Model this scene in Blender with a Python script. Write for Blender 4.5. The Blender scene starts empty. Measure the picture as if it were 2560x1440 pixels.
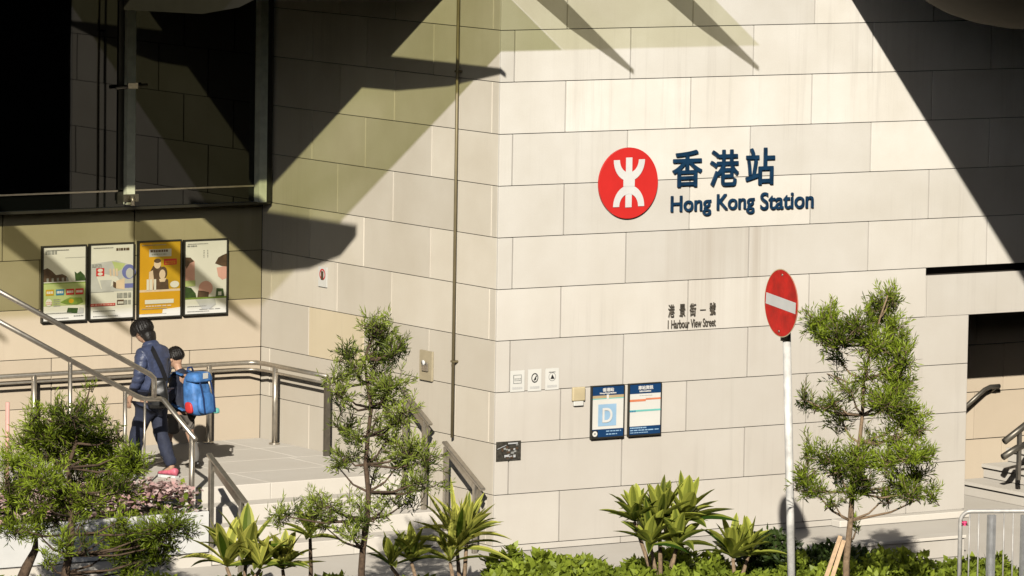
import bpy, bmesh, math, random
from mathutils import Vector, Matrix, Euler
rnd = random.Random(7)
PI = math.pi
scene = bpy.context.scene
COL = scene.collection

# ------------------------------------------------------------------ camera
ZO = 5.37                                   # facade joint datum above the pavement
FPX, YAW, PITCH, ROLL = 14230.64, 0.582482, -0.101116, 0.0154832
CAM = Vector((-31.6868, -48.3721, 3.23850 + ZO))
FW = Vector((math.sin(YAW)*math.cos(PITCH), math.cos(YAW)*math.cos(PITCH), math.sin(PITCH)))
_r = Vector((math.cos(YAW), -math.sin(YAW), 0)); _u = _r.cross(FW)
RT = _r*math.cos(ROLL) + _u*math.sin(ROLL)
UP = -_r*math.sin(ROLL) + _u*math.cos(ROLL)
S = 2560/1456                               # photo measured at 1456 px width
RH = _r.copy(); FH = Vector((math.sin(YAW), math.cos(YAW), 0))

def at(x, y, axis, val):
    """survey helper: photo point -> point on the plane axis=val"""
    d = FW + RT*((x*S-1280)/FPX) - UP*((y*S-720)/FPX)
    t = (val - CAM[axis])/d[axis]
    return CAM + d*t
def wy(x, y, Y=0.0): return at(x, y, 1, Y)
def wx(x, y, X=0.0): return at(x, y, 0, X)
def gz(x, y, Z=0.0): return at(x, y, 2, Z)

cd = bpy.data.cameras.new('camera'); cam = bpy.data.objects.new('camera', cd); COL.objects.link(cam)
cd.sensor_width = 36.0; cd.lens = FPX/2560*36.0; cd.clip_start = 1.0; cd.clip_end = 3000
m = Matrix((RT, UP, -FW)).transposed().to_4x4(); m.translation = CAM
cam.matrix_world = m
scene.camera = cam
scene.view_settings.view_transform = 'Standard'; scene.view_settings.look = 'None'
scene.view_settings.exposure = 0; scene.view_settings.gamma = 1
scene.render.engine = 'CYCLES'; scene.cycles.diffuse_bounces = 0; scene.cycles.max_bounces = 8; scene.cycles.transparent_max_bounces = 12

# ------------------------------------------------------------------ light
SUNL = Vector((1.20, 1.54, -1.0)).normalized()      # direction the light travels
sd = bpy.data.lights.new('sun', 'SUN'); sd.energy = 5.0; sd.angle = math.radians(0.5); sd.color = (1.0, 0.945, 0.84)
so = bpy.data.objects.new('sun', sd); COL.objects.link(so)
so.rotation_euler = SUNL.to_track_quat('-Z', 'Y').to_euler()
elev = math.asin(-SUNL.z); az = math.atan2(-SUNL.x, -SUNL.y)
w = bpy.data.worlds.new('World'); scene.world = w; w.use_nodes = True
nt = w.node_tree; bg = nt.nodes['Background']
sky = nt.nodes.new('ShaderNodeTexSky'); sky.sky_type = 'NISHITA'; sky.sun_disc = False
sky.sun_elevation = elev; sky.sun_rotation = az % (2*PI)
nt.links.new(sky.outputs[0], bg.inputs[0]); bg.inputs[1].default_value = 0.06

# ------------------------------------------------------------------ materials
def newmat(name):
    m = bpy.data.materials.new(name); m.use_nodes = True
    return m, m.node_tree.nodes, m.node_tree.links, m.node_tree.nodes['Principled BSDF']
def mat(name, col, rough=0.6, metal=0.0, var=0.10, scale=6.0, spec=0.5, bump=0.0, bscale=60.0):
    m, N, L, b = newmat(name)
    b.inputs['Roughness'].default_value = rough; b.inputs['Metallic'].default_value = metal
    b.inputs['Specular IOR Level'].default_value = spec
    tc = N.new('ShaderNodeTexCoord')
    nz = N.new('ShaderNodeTexNoise'); nz.inputs['Scale'].default_value = scale; nz.inputs['Detail'].default_value = 5
    L.new(tc.outputs['Object'], nz.inputs['Vector'])
    rp = N.new('ShaderNodeValToRGB')
    rp.color_ramp.elements[0].position = 0.3; rp.color_ramp.elements[1].position = 0.7
    rp.color_ramp.elements[0].color = tuple(c*(1-var) for c in col)+(1,)
    rp.color_ramp.elements[1].color = tuple(min(1, c*(1+var)) for c in col)+(1,)
    L.new(nz.outputs[0], rp.inputs[0]); L.new(rp.outputs[0], b.inputs['Base Color'])
    if bump:
        n2 = N.new('ShaderNodeTexNoise'); n2.inputs['Scale'].default_value = bscale
        bp = N.new('ShaderNodeBump'); bp.inputs['Strength'].default_value = bump; bp.inputs['Distance'].default_value = 0.01
        L.new(tc.outputs['Object'], n2.inputs['Vector']); L.new(n2.outputs[0], bp.inputs['Height']); L.new(bp.outputs[0], b.inputs['Normal'])
    return m

def stone_mat(name, base, dirt, streaks=True, stain=0.5):
    m, N, L, b = newmat(name)
    b.inputs['Roughness'].default_value = 0.62; b.inputs['Specular IOR Level'].default_value = 0.25
    tc = N.new('ShaderNodeTexCoord'); geo = N.new('ShaderNodeNewGeometry')
    att = N.new('ShaderNodeAttribute'); att.attribute_name = 'tone'
    def noise(sc, det=6, mapscale=None, rough=0.55):
        n = N.new('ShaderNodeTexNoise'); n.inputs['Scale'].default_value = sc; n.inputs['Detail'].default_value = det; n.inputs['Roughness'].default_value = rough
        if mapscale:
            mp = N.new('ShaderNodeMapping'); mp.inputs['Scale'].default_value = mapscale
            L.new(geo.outputs['Position'], mp.inputs['Vector']); L.new(mp.outputs[0], n.inputs['Vector'])
        else: L.new(geo.outputs['Position'], n.inputs['Vector'])
        return n.outputs[0]
    def ramp(src, a, bb, ca, cb):
        r = N.new('ShaderNodeValToRGB'); r.color_ramp.elements[0].position = a; r.color_ramp.elements[1].position = bb
        r.color_ramp.elements[0].color = ca; r.color_ramp.elements[1].color = cb; L.new(src, r.inputs[0]); return r.outputs[0]
    def mix(fac, a, bb, mode='MIX'):
        x = N.new('ShaderNodeMix'); x.data_type = 'RGBA'; x.blend_type = mode
        for s, v in (('Factor', fac), ('A', a), ('B', bb)):
            i = [q for q in x.inputs if q.name == s and q.enabled][0]
            if hasattr(v, 'links') or isinstance(v, bpy.types.NodeSocket): L.new(v, i)
            else: i.default_value = v
        return [q for q in x.outputs if q.enabled][0]
    def math_(op, a, bb):
        x = N.new('ShaderNodeMath'); x.operation = op
        for i, v in enumerate((a, bb)):
            if isinstance(v, bpy.types.NodeSocket): L.new(v, x.inputs[i])
            else: x.inputs[i].default_value = v
        return x.outputs[0]
    c = mix(att.outputs['Fac'], tuple(v*0.84 for v in base)+(1,), tuple(min(1, v*1.05) for v in base)+(1,))
    # soft clouding of the slab faces
    c = mix(0.8, c, ramp(noise(1.3, 5), 0.3, 0.72, (0.84, 0.82, 0.78, 1), (1, 1, 1, 1)), 'MULTIPLY')
    c = mix(0.5, c, ramp(noise(70, 3), 0.3, 0.7, (0.93, 0.93, 0.92, 1), (1, 1, 1, 1)), 'MULTIPLY')
    # grime that builds up towards the ground
    sx = N.new('ShaderNodeSeparateXYZ'); L.new(geo.outputs['Position'], sx.inputs[0])
    h = math_('MULTIPLY_ADD', sx.outputs['Z'], -0.42); N.active = None
    h.node.inputs[2].default_value = 1.62
    hc = N.new('ShaderNodeClamp'); L.new(h, hc.inputs[0])
    g = math_('MULTIPLY', hc.outputs[0], ramp(noise(0.9, 6), 0.2, 0.75, (0.45, .45, .45, 1), (1, 1, 1, 1)))
    g2 = math_('MULTIPLY', g, stain)
    c = mix(g2, c, dirt+(1,))
    if streaks:
        st = ramp(noise(1.0, 4, (9.0, 9.0, 0.35), 0.7), 0.52, 0.74, (0, 0, 0, 1), (1, 1, 1, 1))
        mk = ramp(noise(0.55, 2), 0.45, 0.62, (0, 0, 0, 1), (1, 1, 1, 1))
        f = math_('MULTIPLY', math_('MULTIPLY', st, mk), 0.32)
        c = mix(f, c, tuple(v*0.72 for v in dirt)+(1,))
    if name == 'cream_stone':
        def band(sock, a, bb_, soft):
            u = math_('SUBTRACT', sock, a); v = math_('SUBTRACT', bb_, sock)
            mn = math_('DIVIDE', math_('MINIMUM', u, v), soft); q_ = N.new('ShaderNodeClamp'); L.new(mn, q_.inputs[0]); return q_.outputs[0]
        wz = math_('MULTIPLY', band(sx.outputs['X'], 1.85, 3.75, .45), math_('MULTIPLY', band(sx.outputs['Z'], 1.5, 9.0, 1.5), band(sx.outputs['Z'], -9.0, 3.262, .02)))
        ws = ramp(noise(1.0, 5, (7.0, 7.0, 0.12), 0.75), 0.40, 0.70, (0.15, .15, .15, 1), (1, 1, 1, 1))
        c = mix(math_('MULTIPLY', math_('MULTIPLY', wz, ws), 0.60), c, (0.50, 0.43, 0.35, 1))
    L.new(c, b.inputs['Base Color'])
    bp = N.new('ShaderNodeBump'); bp.inputs['Strength'].default_value = 0.12; bp.inputs['Distance'].default_value = 0.004
    L.new(noise(140, 3), bp.inputs['Height']); L.new(bp.outputs[0], b.inputs['Normal'])
    return m

def leaf_mat(name, c1, c2, rough=0.5, trans=0.35):
    m, N, L, b = newmat(name)
    b.inputs['Roughness'].default_value = rough; b.inputs['Specular IOR Level'].default_value = 0.3
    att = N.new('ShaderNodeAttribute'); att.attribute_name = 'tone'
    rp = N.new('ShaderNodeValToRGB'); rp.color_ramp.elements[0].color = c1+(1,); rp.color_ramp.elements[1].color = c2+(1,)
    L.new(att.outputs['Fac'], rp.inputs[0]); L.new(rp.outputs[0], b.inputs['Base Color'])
    tr = N.new('ShaderNodeBsdfTranslucent'); L.new(rp.outputs[0], tr.inputs['Color'])
    mx = N.new('ShaderNodeMixShader'); mx.inputs[0].default_value = trans
    L.new(b.outputs[0], mx.inputs[1]); L.new(tr.outputs[0], mx.inputs[2])
    L.new(mx.outputs[0], N['Material Output'].inputs['Surface'])
    return m

M = {}
M['stone'] = stone_mat('cream_stone', (0.935, 0.895, 0.825), (0.62, 0.56, 0.485), True, 0.85)
M['stone_return'] = stone_mat('beige_stone', (0.90, 0.83, 0.71), (0.70, 0.61, 0.49), True, 0.6)
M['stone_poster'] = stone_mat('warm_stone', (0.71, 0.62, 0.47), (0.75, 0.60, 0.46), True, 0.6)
M['stone_poster_upper'] = stone_mat('olive_shade_stone', (0.47, 0.42, 0.27), (0.36, 0.30, 0.17), True, 0.3)  # greenish canopy shade put into the stone colour, along with mottled stains
M['stone_stained'] = stone_mat('amber_stained_stone', (0.88, 0.76, 0.55), (0.76, 0.63, 0.43), True, 0.6)
M['joint'] = mat('dark_joint', (0.045, 0.033, 0.022), 0.9)
M['paving'] = stone_mat('granite_paving', (0.95, 0.895, 0.805), (0.78, 0.71, 0.62), False, 0.6)
M['soil'] = mat('soil', (0.06, 0.045, 0.03), 0.95, bump=0.6)
M['asphalt'] = mat('asphalt', (0.05, 0.05, 0.05), 0.9, bump=0.3, bscale=200)
M['steel'] = mat('brushed_steel', (0.46, 0.42, 0.36), 0.38, 0.85, 0.12, 20)
M['steel_dark'] = mat('dark_steel', (0.16, 0.145, 0.12), 0.42, 0.7, 0.15, 20)
M['galv'] = mat('galvanised_steel', (0.55, 0.55, 0.55), 0.45, 0.6, 0.15, 14)
M['galvwhite'] = mat('worn_pale_galvanising', (0.50, 0.48, 0.45), 0.5, 0.2, 0.2, 14)
M['frame'] = mat('dark_frame', (0.035, 0.033, 0.026), 0.45, 0.2)
M['alu'] = mat('grey_green_aluminium', (0.80, 0.83, 0.70), 0.5, 0.0, 0.12, 10)
M['white'] = mat('white_paint', (0.80, 0.79, 0.76), 0.5, var=0.05)
M['wornwhite'] = mat('worn_white_paint', (0.70, 0.68, 0.64), 0.55, var=0.28, scale=7, bump=.2)
M['paper'] = mat('white_paper', (0.82, 0.80, 0.74), 0.5, var=0.04, scale=3)
M['red'] = mat('emblem_red', (0.72, 0.035, 0.03), 0.4, var=0.05)
M['signred'] = mat('traffic_red', (0.64, 0.014, 0.010), 0.4, var=0.28, scale=7, bump=.15)
M['navy'] = mat('navy_letter', (0.010, 0.042, 0.095), 0.4, var=0.3, scale=10)
M['letterbrown'] = mat('faded_letter', (0.10, 0.085, 0.065), 0.7, var=0.5, scale=30)
M['black'] = mat('black_paint', (0.02, 0.02, 0.02), 0.5)
M['navyblue'] = mat('navy_print', (0.008, 0.05, 0.15), 0.45)
M['paleblue'] = mat('pale_blue_print', (0.36, 0.56, 0.76), 0.5)
M['teal'] = mat('teal_print', (0.20, 0.62, 0.55), 0.5)
M['coral'] = mat('coral_print', (0.80, 0.26, 0.13), 0.5)
M['tan'] = mat('tan_print', (0.55, 0.42, 0.24), 0.5)
M['amber'] = mat('amber_print', (0.72, 0.38, 0.02), 0.5, var=0.08, scale=3)
M['mustard'] = mat('mustard_print', (0.60, 0.36, 0.02), 0.5)
M['printred'] = mat('red_print', (0.62, 0.04, 0.04), 0.5)
M['pink'] = mat('pink_print', (0.75, 0.42, 0.36), 0.5)
M['skinprint'] = mat('peach_print', (0.80, 0.62, 0.46), 0.5)
M['brown'] = mat('brown_print', (0.10, 0.06, 0.035), 0.5, var=0.3, scale=18)
M['grey'] = mat('grey_print', (0.35, 0.35, 0.33), 0.5, var=0.3, scale=18)
M['palegrey'] = mat('pale_grey_print', (0.58, 0.58, 0.58), 0.5)
M['green'] = mat('green_print', (0.20, 0.30, 0.05), 0.5, var=0.3, scale=14)
M['darkgreen'] = mat('dark_green_print', (0.04, 0.08, 0.02), 0.5, var=0.4, scale=20)
M['palegreen'] = mat('pale_green_print', (0.52, 0.60, 0.26), 0.5, var=0.12)
M['violet'] = mat('blue_violet_print', (0.18, 0.20, 0.50), 0.5)
M['blueprint'] = mat('blue_print', (0.05, 0.22, 0.40), 0.5)
M['beigebox'] = mat('cream_plastic', (0.66, 0.55, 0.34), 0.5)
M['bronze'] = mat('bronze_pipe', (0.22, 0.18, 0.10), 0.5, 0.3)
M['brass'] = mat('aged_plate', (0.54, 0.46, 0.31), 0.5, 0.15)
M['bark'] = mat('bark', (0.10, 0.065, 0.04), 0.9, var=0.4, scale=30, bump=0.5)
M['barkpale'] = mat('pale_bark', (0.26, 0.18, 0.11), 0.9, var=0.35, scale=30, bump=0.5)
M['stake'] = mat('timber_stake', (0.58, 0.40, 0.24), 0.8, var=0.2, scale=20)
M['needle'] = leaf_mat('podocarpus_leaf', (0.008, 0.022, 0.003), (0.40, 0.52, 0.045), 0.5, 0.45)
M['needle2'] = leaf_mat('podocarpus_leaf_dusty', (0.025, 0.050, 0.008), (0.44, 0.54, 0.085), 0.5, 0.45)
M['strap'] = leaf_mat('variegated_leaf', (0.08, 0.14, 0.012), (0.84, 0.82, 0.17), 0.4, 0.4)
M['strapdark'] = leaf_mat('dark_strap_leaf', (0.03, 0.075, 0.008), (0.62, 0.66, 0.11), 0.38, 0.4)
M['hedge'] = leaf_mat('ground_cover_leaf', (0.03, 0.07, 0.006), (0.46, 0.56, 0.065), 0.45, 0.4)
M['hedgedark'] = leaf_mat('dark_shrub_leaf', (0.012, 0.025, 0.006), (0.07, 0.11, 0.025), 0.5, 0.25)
M['flower'] = leaf_mat('pink_flower', (0.86, 0.52, 0.50), (0.95, 0.74, 0.70), 0.6, 0.4)
M['skin'] = mat('skin', (0.55, 0.33, 0.22), 0.5, var=0.05)
M['hair'] = mat('black_hair', (0.009, 0.007, 0.006), 0.5, var=0.5, scale=60, bump=0.8, bscale=55)
M['jacket'] = mat('navy_quilted_nylon', (0.055, 0.070, 0.135), 0.45, var=0.25, scale=14, bump=0.5, bscale=45)
M['trouser'] = mat('dark_navy_cotton', (0.028, 0.034, 0.062), 0.8, var=0.2, scale=14, bump=0.4, bscale=40)
M['childjacket'] = mat('black_navy_cloth', (0.022, 0.026, 0.045), 0.7, var=0.2, scale=20, bump=0.4, bscale=40)
M['shorts'] = mat('grey_school_cloth', (0.17, 0.15, 0.13), 0.85, bump=0.3)
M['sock'] = mat('grey_sock', (0.17, 0.16, 0.145), 0.9)
M['shoepink'] = mat('pink_trainer', (0.68, 0.16, 0.22), 0.5, var=0.3, scale=30)
M['shoeblack'] = mat('black_leather', (0.018, 0.015, 0.013), 0.28)
M['strapblack'] = mat('black_webbing', (0.016, 0.016, 0.018), 0.9, spec=0.1)
M['bagblack'] = mat('black_bag_leather', (0.014, 0.014, 0.014), 0.38, bump=0.15, bscale=24)
M['packblue'] = mat('blue_nylon', (0.07, 0.21, 0.52), 0.6, var=0.35, scale=14, bump=0.5, bscale=30)
M['packdark'] = mat('dark_blue_webbing', (0.012, 0.04, 0.14), 0.6)
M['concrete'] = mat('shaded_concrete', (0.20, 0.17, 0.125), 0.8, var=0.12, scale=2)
M['citywall'] = mat('dark_blocker', (0.05, 0.05, 0.05), 0.6)
M['ribbon'] = mat('pink_ribbon', (0.80, 0.08, 0.22), 0.6)
M['darkcard'] = mat('dark_card', (0.05, 0.045, 0.035), 0.6, var=0.7, scale=40)

def glass_mats():
    m, N, L, b = newmat('dark_curtain_glass')
    b.inputs['Base Color'].default_value = (0.004, 0.0045, 0.004, 1); b.inputs['Roughness'].default_value = 0.02
    b.inputs['IOR'].default_value = 1.5; b.inputs['Specular IOR Level'].default_value = 0.5
    tc = N.new('ShaderNodeTexCoord'); nz = N.new('ShaderNodeTexNoise'); nz.inputs['Scale'].default_value = 0.7
    L.new(tc.outputs['Object'], nz.inputs['Vector'])
    bp = N.new('ShaderNodeBump'); bp.inputs['Strength'].default_value = 0.02; bp.inputs['Distance'].default_value = 0.05
    L.new(nz.outputs[0], bp.inputs['Height']); L.new(bp.outputs[0], b.inputs['Normal'])
    M['glass'] = m
    for key, nm, ca, cb in (('canopyglass', 'pale_canopy_glass', (0.74, 0.74, 0.56, 1), (0.84, 0.83, 0.70, 1)), ('canopyglass2', 'green_canopy_glass', (0.44, 0.45, 0.25, 1), (0.58, 0.58, 0.40, 1)), ('finglass', 'grey_glass_fin', (0.20, 0.19, 0.14, 1), (0.34, 0.32, 0.25, 1)), ('canopyglass3', 'faint_canopy_glass', (0.72, 0.71, 0.54, 1), (0.86, 0.84, 0.70, 1))):
        canopy_glass(key, nm, ca, cb)
def canopy_glass(key, nm, ca, cb):
    m, N, L, b = newmat(nm)
    t = N.new('ShaderNodeBsdfTransparent')
    nz = N.new('ShaderNodeTexNoise'); nz.inputs['Scale'].default_value = 0.8; nz.inputs['Detail'].default_value = 4
    geo = N.new('ShaderNodeNewGeometry'); L.new(geo.outputs['Position'], nz.inputs['Vector'])
    r = N.new('ShaderNodeValToRGB'); r.color_ramp.elements[0].position = 0.3; r.color_ramp.elements[1].position = 0.75
    r.color_ramp.elements[0].color = ca; r.color_ramp.elements[1].color = cb
    L.new(nz.outputs[0], r.inputs[0]); L.new(r.outputs[0], t.inputs[0])
    g = N.new('ShaderNodeBsdfGlossy'); g.inputs['Roughness'].default_value = 0.05
    mx = N.new('ShaderNodeMixShader'); mx.inputs[0].default_value = 0.05
    L.new(t.outputs[0], mx.inputs[1]); L.new(g.outputs[0], mx.inputs[2]); L.new(mx.outputs[0], N['Material Output'].inputs['Surface'])
    M[key] = m
glass_mats()

# ------------------------------------------------------------------ mesh builder
class MB:
    def __init__(s): s.v = []; s.f = []; s.mi = []; s.tone = []; s.mats = []; s.sm = []
    def _m(s, m):
        if m not in s.mats: s.mats.append(m)
        return s.mats.index(m)
    def face(s, pts, m=None, tone=0.5, smooth=False):
        b = len(s.v); s.v += [tuple(p) for p in pts]; s.f.append(tuple(range(b, b+len(pts))))
        s.mi.append(s._m(m)); s.tone.append(tone); s.sm.append(smooth)
    def faces(s, verts, faces, m=None, tone=0.5, smooth=False):
        b = len(s.v); s.v += [tuple(p) for p in verts]; k = s._m(m)
        for f in faces: s.f.append(tuple(b+i for i in f)); s.mi.append(k); s.tone.append(tone); s.sm.append(smooth)
    def box(s, lo, hi, m=None, tone=0.5, mtx=None):
        x0, y0, z0 = lo; x1, y1, z1 = hi
        P = [(x0,y0,z0),(x1,y0,z0),(x1,y1,z0),(x0,y1,z0),(x0,y0,z1),(x1,y0,z1),(x1,y1,z1),(x0,y1,z1)]
        if mtx is not None: P = [mtx @ Vector(p) for p in P]
        s.faces(P, [(0,3,2,1),(4,5,6,7),(0,1,5,4),(1,2,6,5),(2,3,7,6),(3,0,4,7)], m, tone)
    def tube(s, path, r, m=None, seg=10, tone=0.5, caps=True):
        path = [Vector(p) for p in path]; n = len(path)
        rs = r if isinstance(r, (list, tuple)) else [r]*n
        vs = []; ref = None
        for i, p in enumerate(path):
            t = (path[min(i+1, n-1)] - path[max(i-1, 0)]).normalized()
            if ref is None:
                a = Vector((0,0,1)) if abs(t.z) < 0.9 else Vector((1,0,0)); ref = (a - t*a.dot(t)).normalized()
            else: ref = (ref - t*ref.dot(t)).normalized()
            bb = t.cross(ref)
            for k in range(seg):
                a = 2*PI*k/seg; vs.append(p + (ref*math.cos(a) + bb*math.sin(a))*rs[i])
        fs = [(i*seg+k, i*seg+(k+1) % seg, (i+1)*seg+(k+1) % seg, (i+1)*seg+k) for i in range(n-1) for k in range(seg)]
        if caps: fs += [tuple(range(seg))[::-1], tuple(range((n-1)*seg, n*seg))]
        s.faces(vs, fs, m, tone, True)
    def flatbar(s, p0, p1, up, wdt, hgt, m=None):
        p0, p1, up = Vector(p0), Vector(p1), Vector(up); t = (p1-p0).normalized(); sd = t.cross(up).normalized(); u = sd.cross(t).normalized()
        P = [p + sd*a*wdt/2 + u*b*hgt/2 for p in (p0, p1) for a, b in ((-1,-1),(1,-1),(1,1),(-1,1))]
        s.faces(P, [(0,1,2,3)[::-1],(4,5,6,7),(0,1,5,4),(1,2,6,5),(2,3,7,6),(3,0,4,7)], m)
    def disc(s, c, ax1, ax2, r, m=None, seg=48, r2=None):
        r2 = r2 or r
        s.face([Vector(c)+Vector(ax1)*math.cos(2*PI*k/seg)*r+Vector(ax2)*math.sin(2*PI*k/seg)*r2 for k in range(seg)], m)
    def build(s, name, default=None, parent=None, bevel=0.0):
        me = bpy.data.meshes.new(name); me.from_pydata(s.v, [], s.f)
        for mm in s.mats: me.materials.append(mm if mm is not None else default)
        me.polygons.foreach_set('material_index', s.mi); me.polygons.foreach_set('use_smooth', s.sm)
        a = me.attributes.new('tone', 'FLOAT', 'FACE'); a.data.foreach_set('value', s.tone)
        me.update()
        o = bpy.data.objects.new(name, me); COL.objects.link(o)
        if parent: o.parent = parent; o.matrix_parent_inverse = Matrix.Translation(parent.location).inverted() if parent.type == 'EMPTY' else Matrix()
        if bevel:
            bm = o.modifiers.new('bevel', 'BEVEL'); bm.width = bevel; bm.segments = 2; bm.limit_method = 'ANGLE'
        return o

def tag(o, label=None, cat=None, group=None, kind=None):
    if label: o['label'] = label
    if cat: o['category'] = cat
    if group: o['group'] = group
    if kind: o['kind'] = kind
    return o
def thing(name, loc, label, cat, group=None):
    o = bpy.data.objects.new(name, None); COL.objects.link(o); o.location = loc; o.empty_display_size = 0.2
    return tag(o, label, cat, group)

# ================================================================== SETTING
b = MB(); b.face([(-400,-400,-.14),(400,-400,-.14),(400,400,-.14),(-400,400,-.14)], M['asphalt'])
tag(b.build('road'), kind='structure')
b = MB(); b.box((-7, -4.4, -.3), (9.5, 12, 0), M['paving'])
tag(b.build('pavement'), kind='structure')
b = MB()
for i in range(11):
    b.box((-7+i*1.5, -4.65, -.3), (-7+i*1.5+1.49, -4.402, 0.006), M['concrete'], rnd.random())
tag(b.build('kerb'), kind='structure')
# soil bed
BED = [gz(-60, 836), gz(330, 838), gz(690, 838), gz(1150, 836), gz(1520, 836)]
bk = [Vector((p.x, p.y, 0.03)) for p in BED]
fr = [p - FH*5.2 for p in bk]
b = MB(); b.face(bk[::-1] + fr, M['soil'])
tag(b.build('soil'), kind='structure')

LZ = 0.66                                   # landing level
NOSE_Y = 1.50; RISE = 0.165; GOING = 0.30
b = MB()
XR = -0.012
# landing slabs and steps
def slab_row(y0, y1, z, x0=-9.0, x1=XR, n=1.2, thick=0.16):
    x = x0 + rnd.random()*0.3
    b.box((x0, y0, z-thick), (x, y1, z), M['paving'], rnd.random())
    while x < x1-0.02:
        xe = min(x1, x+n); b.box((x+0.004, y0, z-thick), (xe, y1, z), M['paving'], rnd.random()*0.6+0.2); x = xe
for y0, y1 in ((NOSE_Y, 2.3), (2.304, 3.1), (3.104, 3.9), (3.904, 4.66)): slab_row(y0, y1, LZ, thick=LZ-0.01)
for k in range(1, 4):
    slab_row(NOSE_Y-GOING*k, NOSE_Y-GOING*(k-1)-0.006, LZ-RISE*k, x0=-2.98, n=1.5, thick=LZ-RISE*k-0.005)
tag(b.build('steps', bevel=0.006), kind='structure')

# ================================================================== STATION BUILDING
bld = thing('station_building', (3, 0, 0), 'cream stone clad station building with recessed bay, dark glazing and greenish canopy', 'building')
H = 0.53; GAP = 0.017; HG = 0.0075; TH = 0.03
def zk(k): return ZO - H*k                  # joint k height
AX = [0.17, 1.59, 3.155, 4.73, 6.32, 7.9, 9.5, 11.1, 12.7]      # odd courses
BX = [0.796, 2.376, 3.94, 5.516, 7.09, 8.67, 10.25, 11.85]
XEND = 13.0; XJ = 6.10; XS = 5.50
b = MB(); bb = MB()
for k in range(-9, 11):
    z1, z0 = zk(k), max(zk(k+1), 0.004)
    if z1 - z0 < 0.03: continue
    xe = XJ if k >= 6 else XEND
    cuts = sorted(x + rnd.uniform(-.012, .012) for x in (AX if k % 2 == 0 else BX) if x < xe-0.25)
    if k >= 6 and k % 2: cuts = [x if x < 5 else 5.30 for x in cuts]
    xs = [0.0] + cuts + [xe]
    for a, c in zip(xs, xs[1:]):
        d = rnd.uniform(0, .0025); t = rnd.random()
        if k == 5 and c > XS:                # slot under this course joint
            if a < XS:
                b.box((a+GAP/2 if a else 0, d, z0+HG/2), (XS-.002, TH, z1-HG/2), M['stone'], t)
            b.box((max(a, XS)+.002, d, z0), (c-GAP/2, TH, z1-0.085), M['stone'], t)
        else:
            b.box((a+GAP/2 if a else 0, d, z0+HG/2), (c-GAP/2, TH, z1-HG/2), M['stone'], t)
wall = b.build('stone_wall', parent=bld, bevel=0.002)
# backing (reads as the dark joints)
def backing():
    q = MB()
    q.box((0.032, TH, 0), (XJ-.004, 0.10, zk(6)), M['joint'])
    q.box((0.032, TH, zk(6)), (XS, 0.10, zk(5)), M['joint'])
    q.box((XS, 0.16, zk(6)+.005), (XEND, 0.20, zk(5)), M['black'])
    q.box((XS, TH, zk(6)+.005), (XEND, 0.159, zk(5)-.085), M['joint'])
    q.box((0.032, TH, zk(5)), (XEND, 0.10, zk(-9)), M['joint'])
    q.build('wall_backing', parent=bld)
backing()
# return wall  (plane X = 0, towards the poster recess)
OY = [1.286, 2.585, 3.685]; EY = [0.141, 0.777, 2.03, 3.126, 4.50]
YB = 4.683
b = MB()
for k in range(-9, 11):
    z1, z0 = zk(k), max(zk(k+1), 0.004)
    if z1 - z0 < 0.03: continue
    cuts = [y + rnd.uniform(-.015, .015) for y in (OY if k % 2 == 0 else EY)]
    ys = [TH+.004] + cuts + [YB+.02]
    for a, c in zip(ys, ys[1:]):
        d = rnd.uniform(0, .0025); t = rnd.random()
        if k == 7 and abs(a-3.126) < .05: t = 0.0
        b.box((d, a+GAP/2 if a > .05 else a, z0+HG/2), (TH, c-GAP/2, z1-HG/2), M['stone_stained' if k == 6 and abs(a-2.585) < .05 else 'stone_return'], t)
b.box((TH, TH+.004, 0), (0.10, YB+.2, zk(-9)), M['joint'])
b.build('return_wall', parent=bld, bevel=0.002)
# poster wall
b = MB()
PX = {4: [-1.60, -3.2], 5: [-2.75, -4.4, -0.42], 6: [-1.62, -3.3], 7: [-0.9, -2.6, -4.2], 8: [-2.39, -4.0], 9: [-1.2, -3.1]}
for k in range(4, 10):
    z1, z0 = zk(k), max(zk(k+1), 0.66-.02)
    if z1 - z0 < .03: continue
    xs = [-9.0] + sorted(PX.get(k, [])) + [-0.003]
    for a, c in zip(xs, xs[1:]):
        d = rnd.uniform(0, .0025)
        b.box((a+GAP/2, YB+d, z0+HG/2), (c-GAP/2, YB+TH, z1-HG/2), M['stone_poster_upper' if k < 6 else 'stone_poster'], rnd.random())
b.box((-9, YB+TH, 0), (-.003, YB+.1, zk(4)+.05), M['joint'])
b.build('poster_wall', parent=bld, bevel=0.002)
# curtain wall glazing
GY = 4.51; GZ0 = zk(4) + 0.02; GZ1 = 10.2
gl = MB(); gl.box((-9, GY, GZ0), (-0.10, GY+.02, GZ1), M['glass'])
cw = gl.build('curtain_wall', parent=bld)
fr_ = MB()
xm = -1.80
fr_.box((xm-.05, GY-.09, GZ0+.03), (xm+.05, GY-.003, GZ1), M['alu'])
fr_.box((xm-.12, GY-.022, GZ0+.03), (xm-.052, GY-.003, GZ1), M['frame'])
fr_.build('mullion', parent=cw)
fr_ = MB(); fr_.box((-.22, GY-.11, GZ0-.0), (-.125, GY-.003, GZ1), M['alu']); fr_.box((-.12, GY-.06, GZ0), (-.03, GY+.05, GZ1), M['frame']); fr_.build('mullion', parent=cw)
fr_ = MB(); fr_.box((-9, GY-.05, GZ0-.03), (-.03, YB-.003, GZ0-.002), M['frame'])
fr_.box((-9, GY-.022, GZ0+.165), (xm-.052, GY-.003, GZ0+.182), M['steel']); fr_.box((xm+.052, GY-.022, GZ0+.165), (-.222, GY-.003, GZ0+.182), M['steel'])
fr_.build('sill', parent=cw)
fr_ = MB(); zt = wy(181, 121, GY).z
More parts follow.
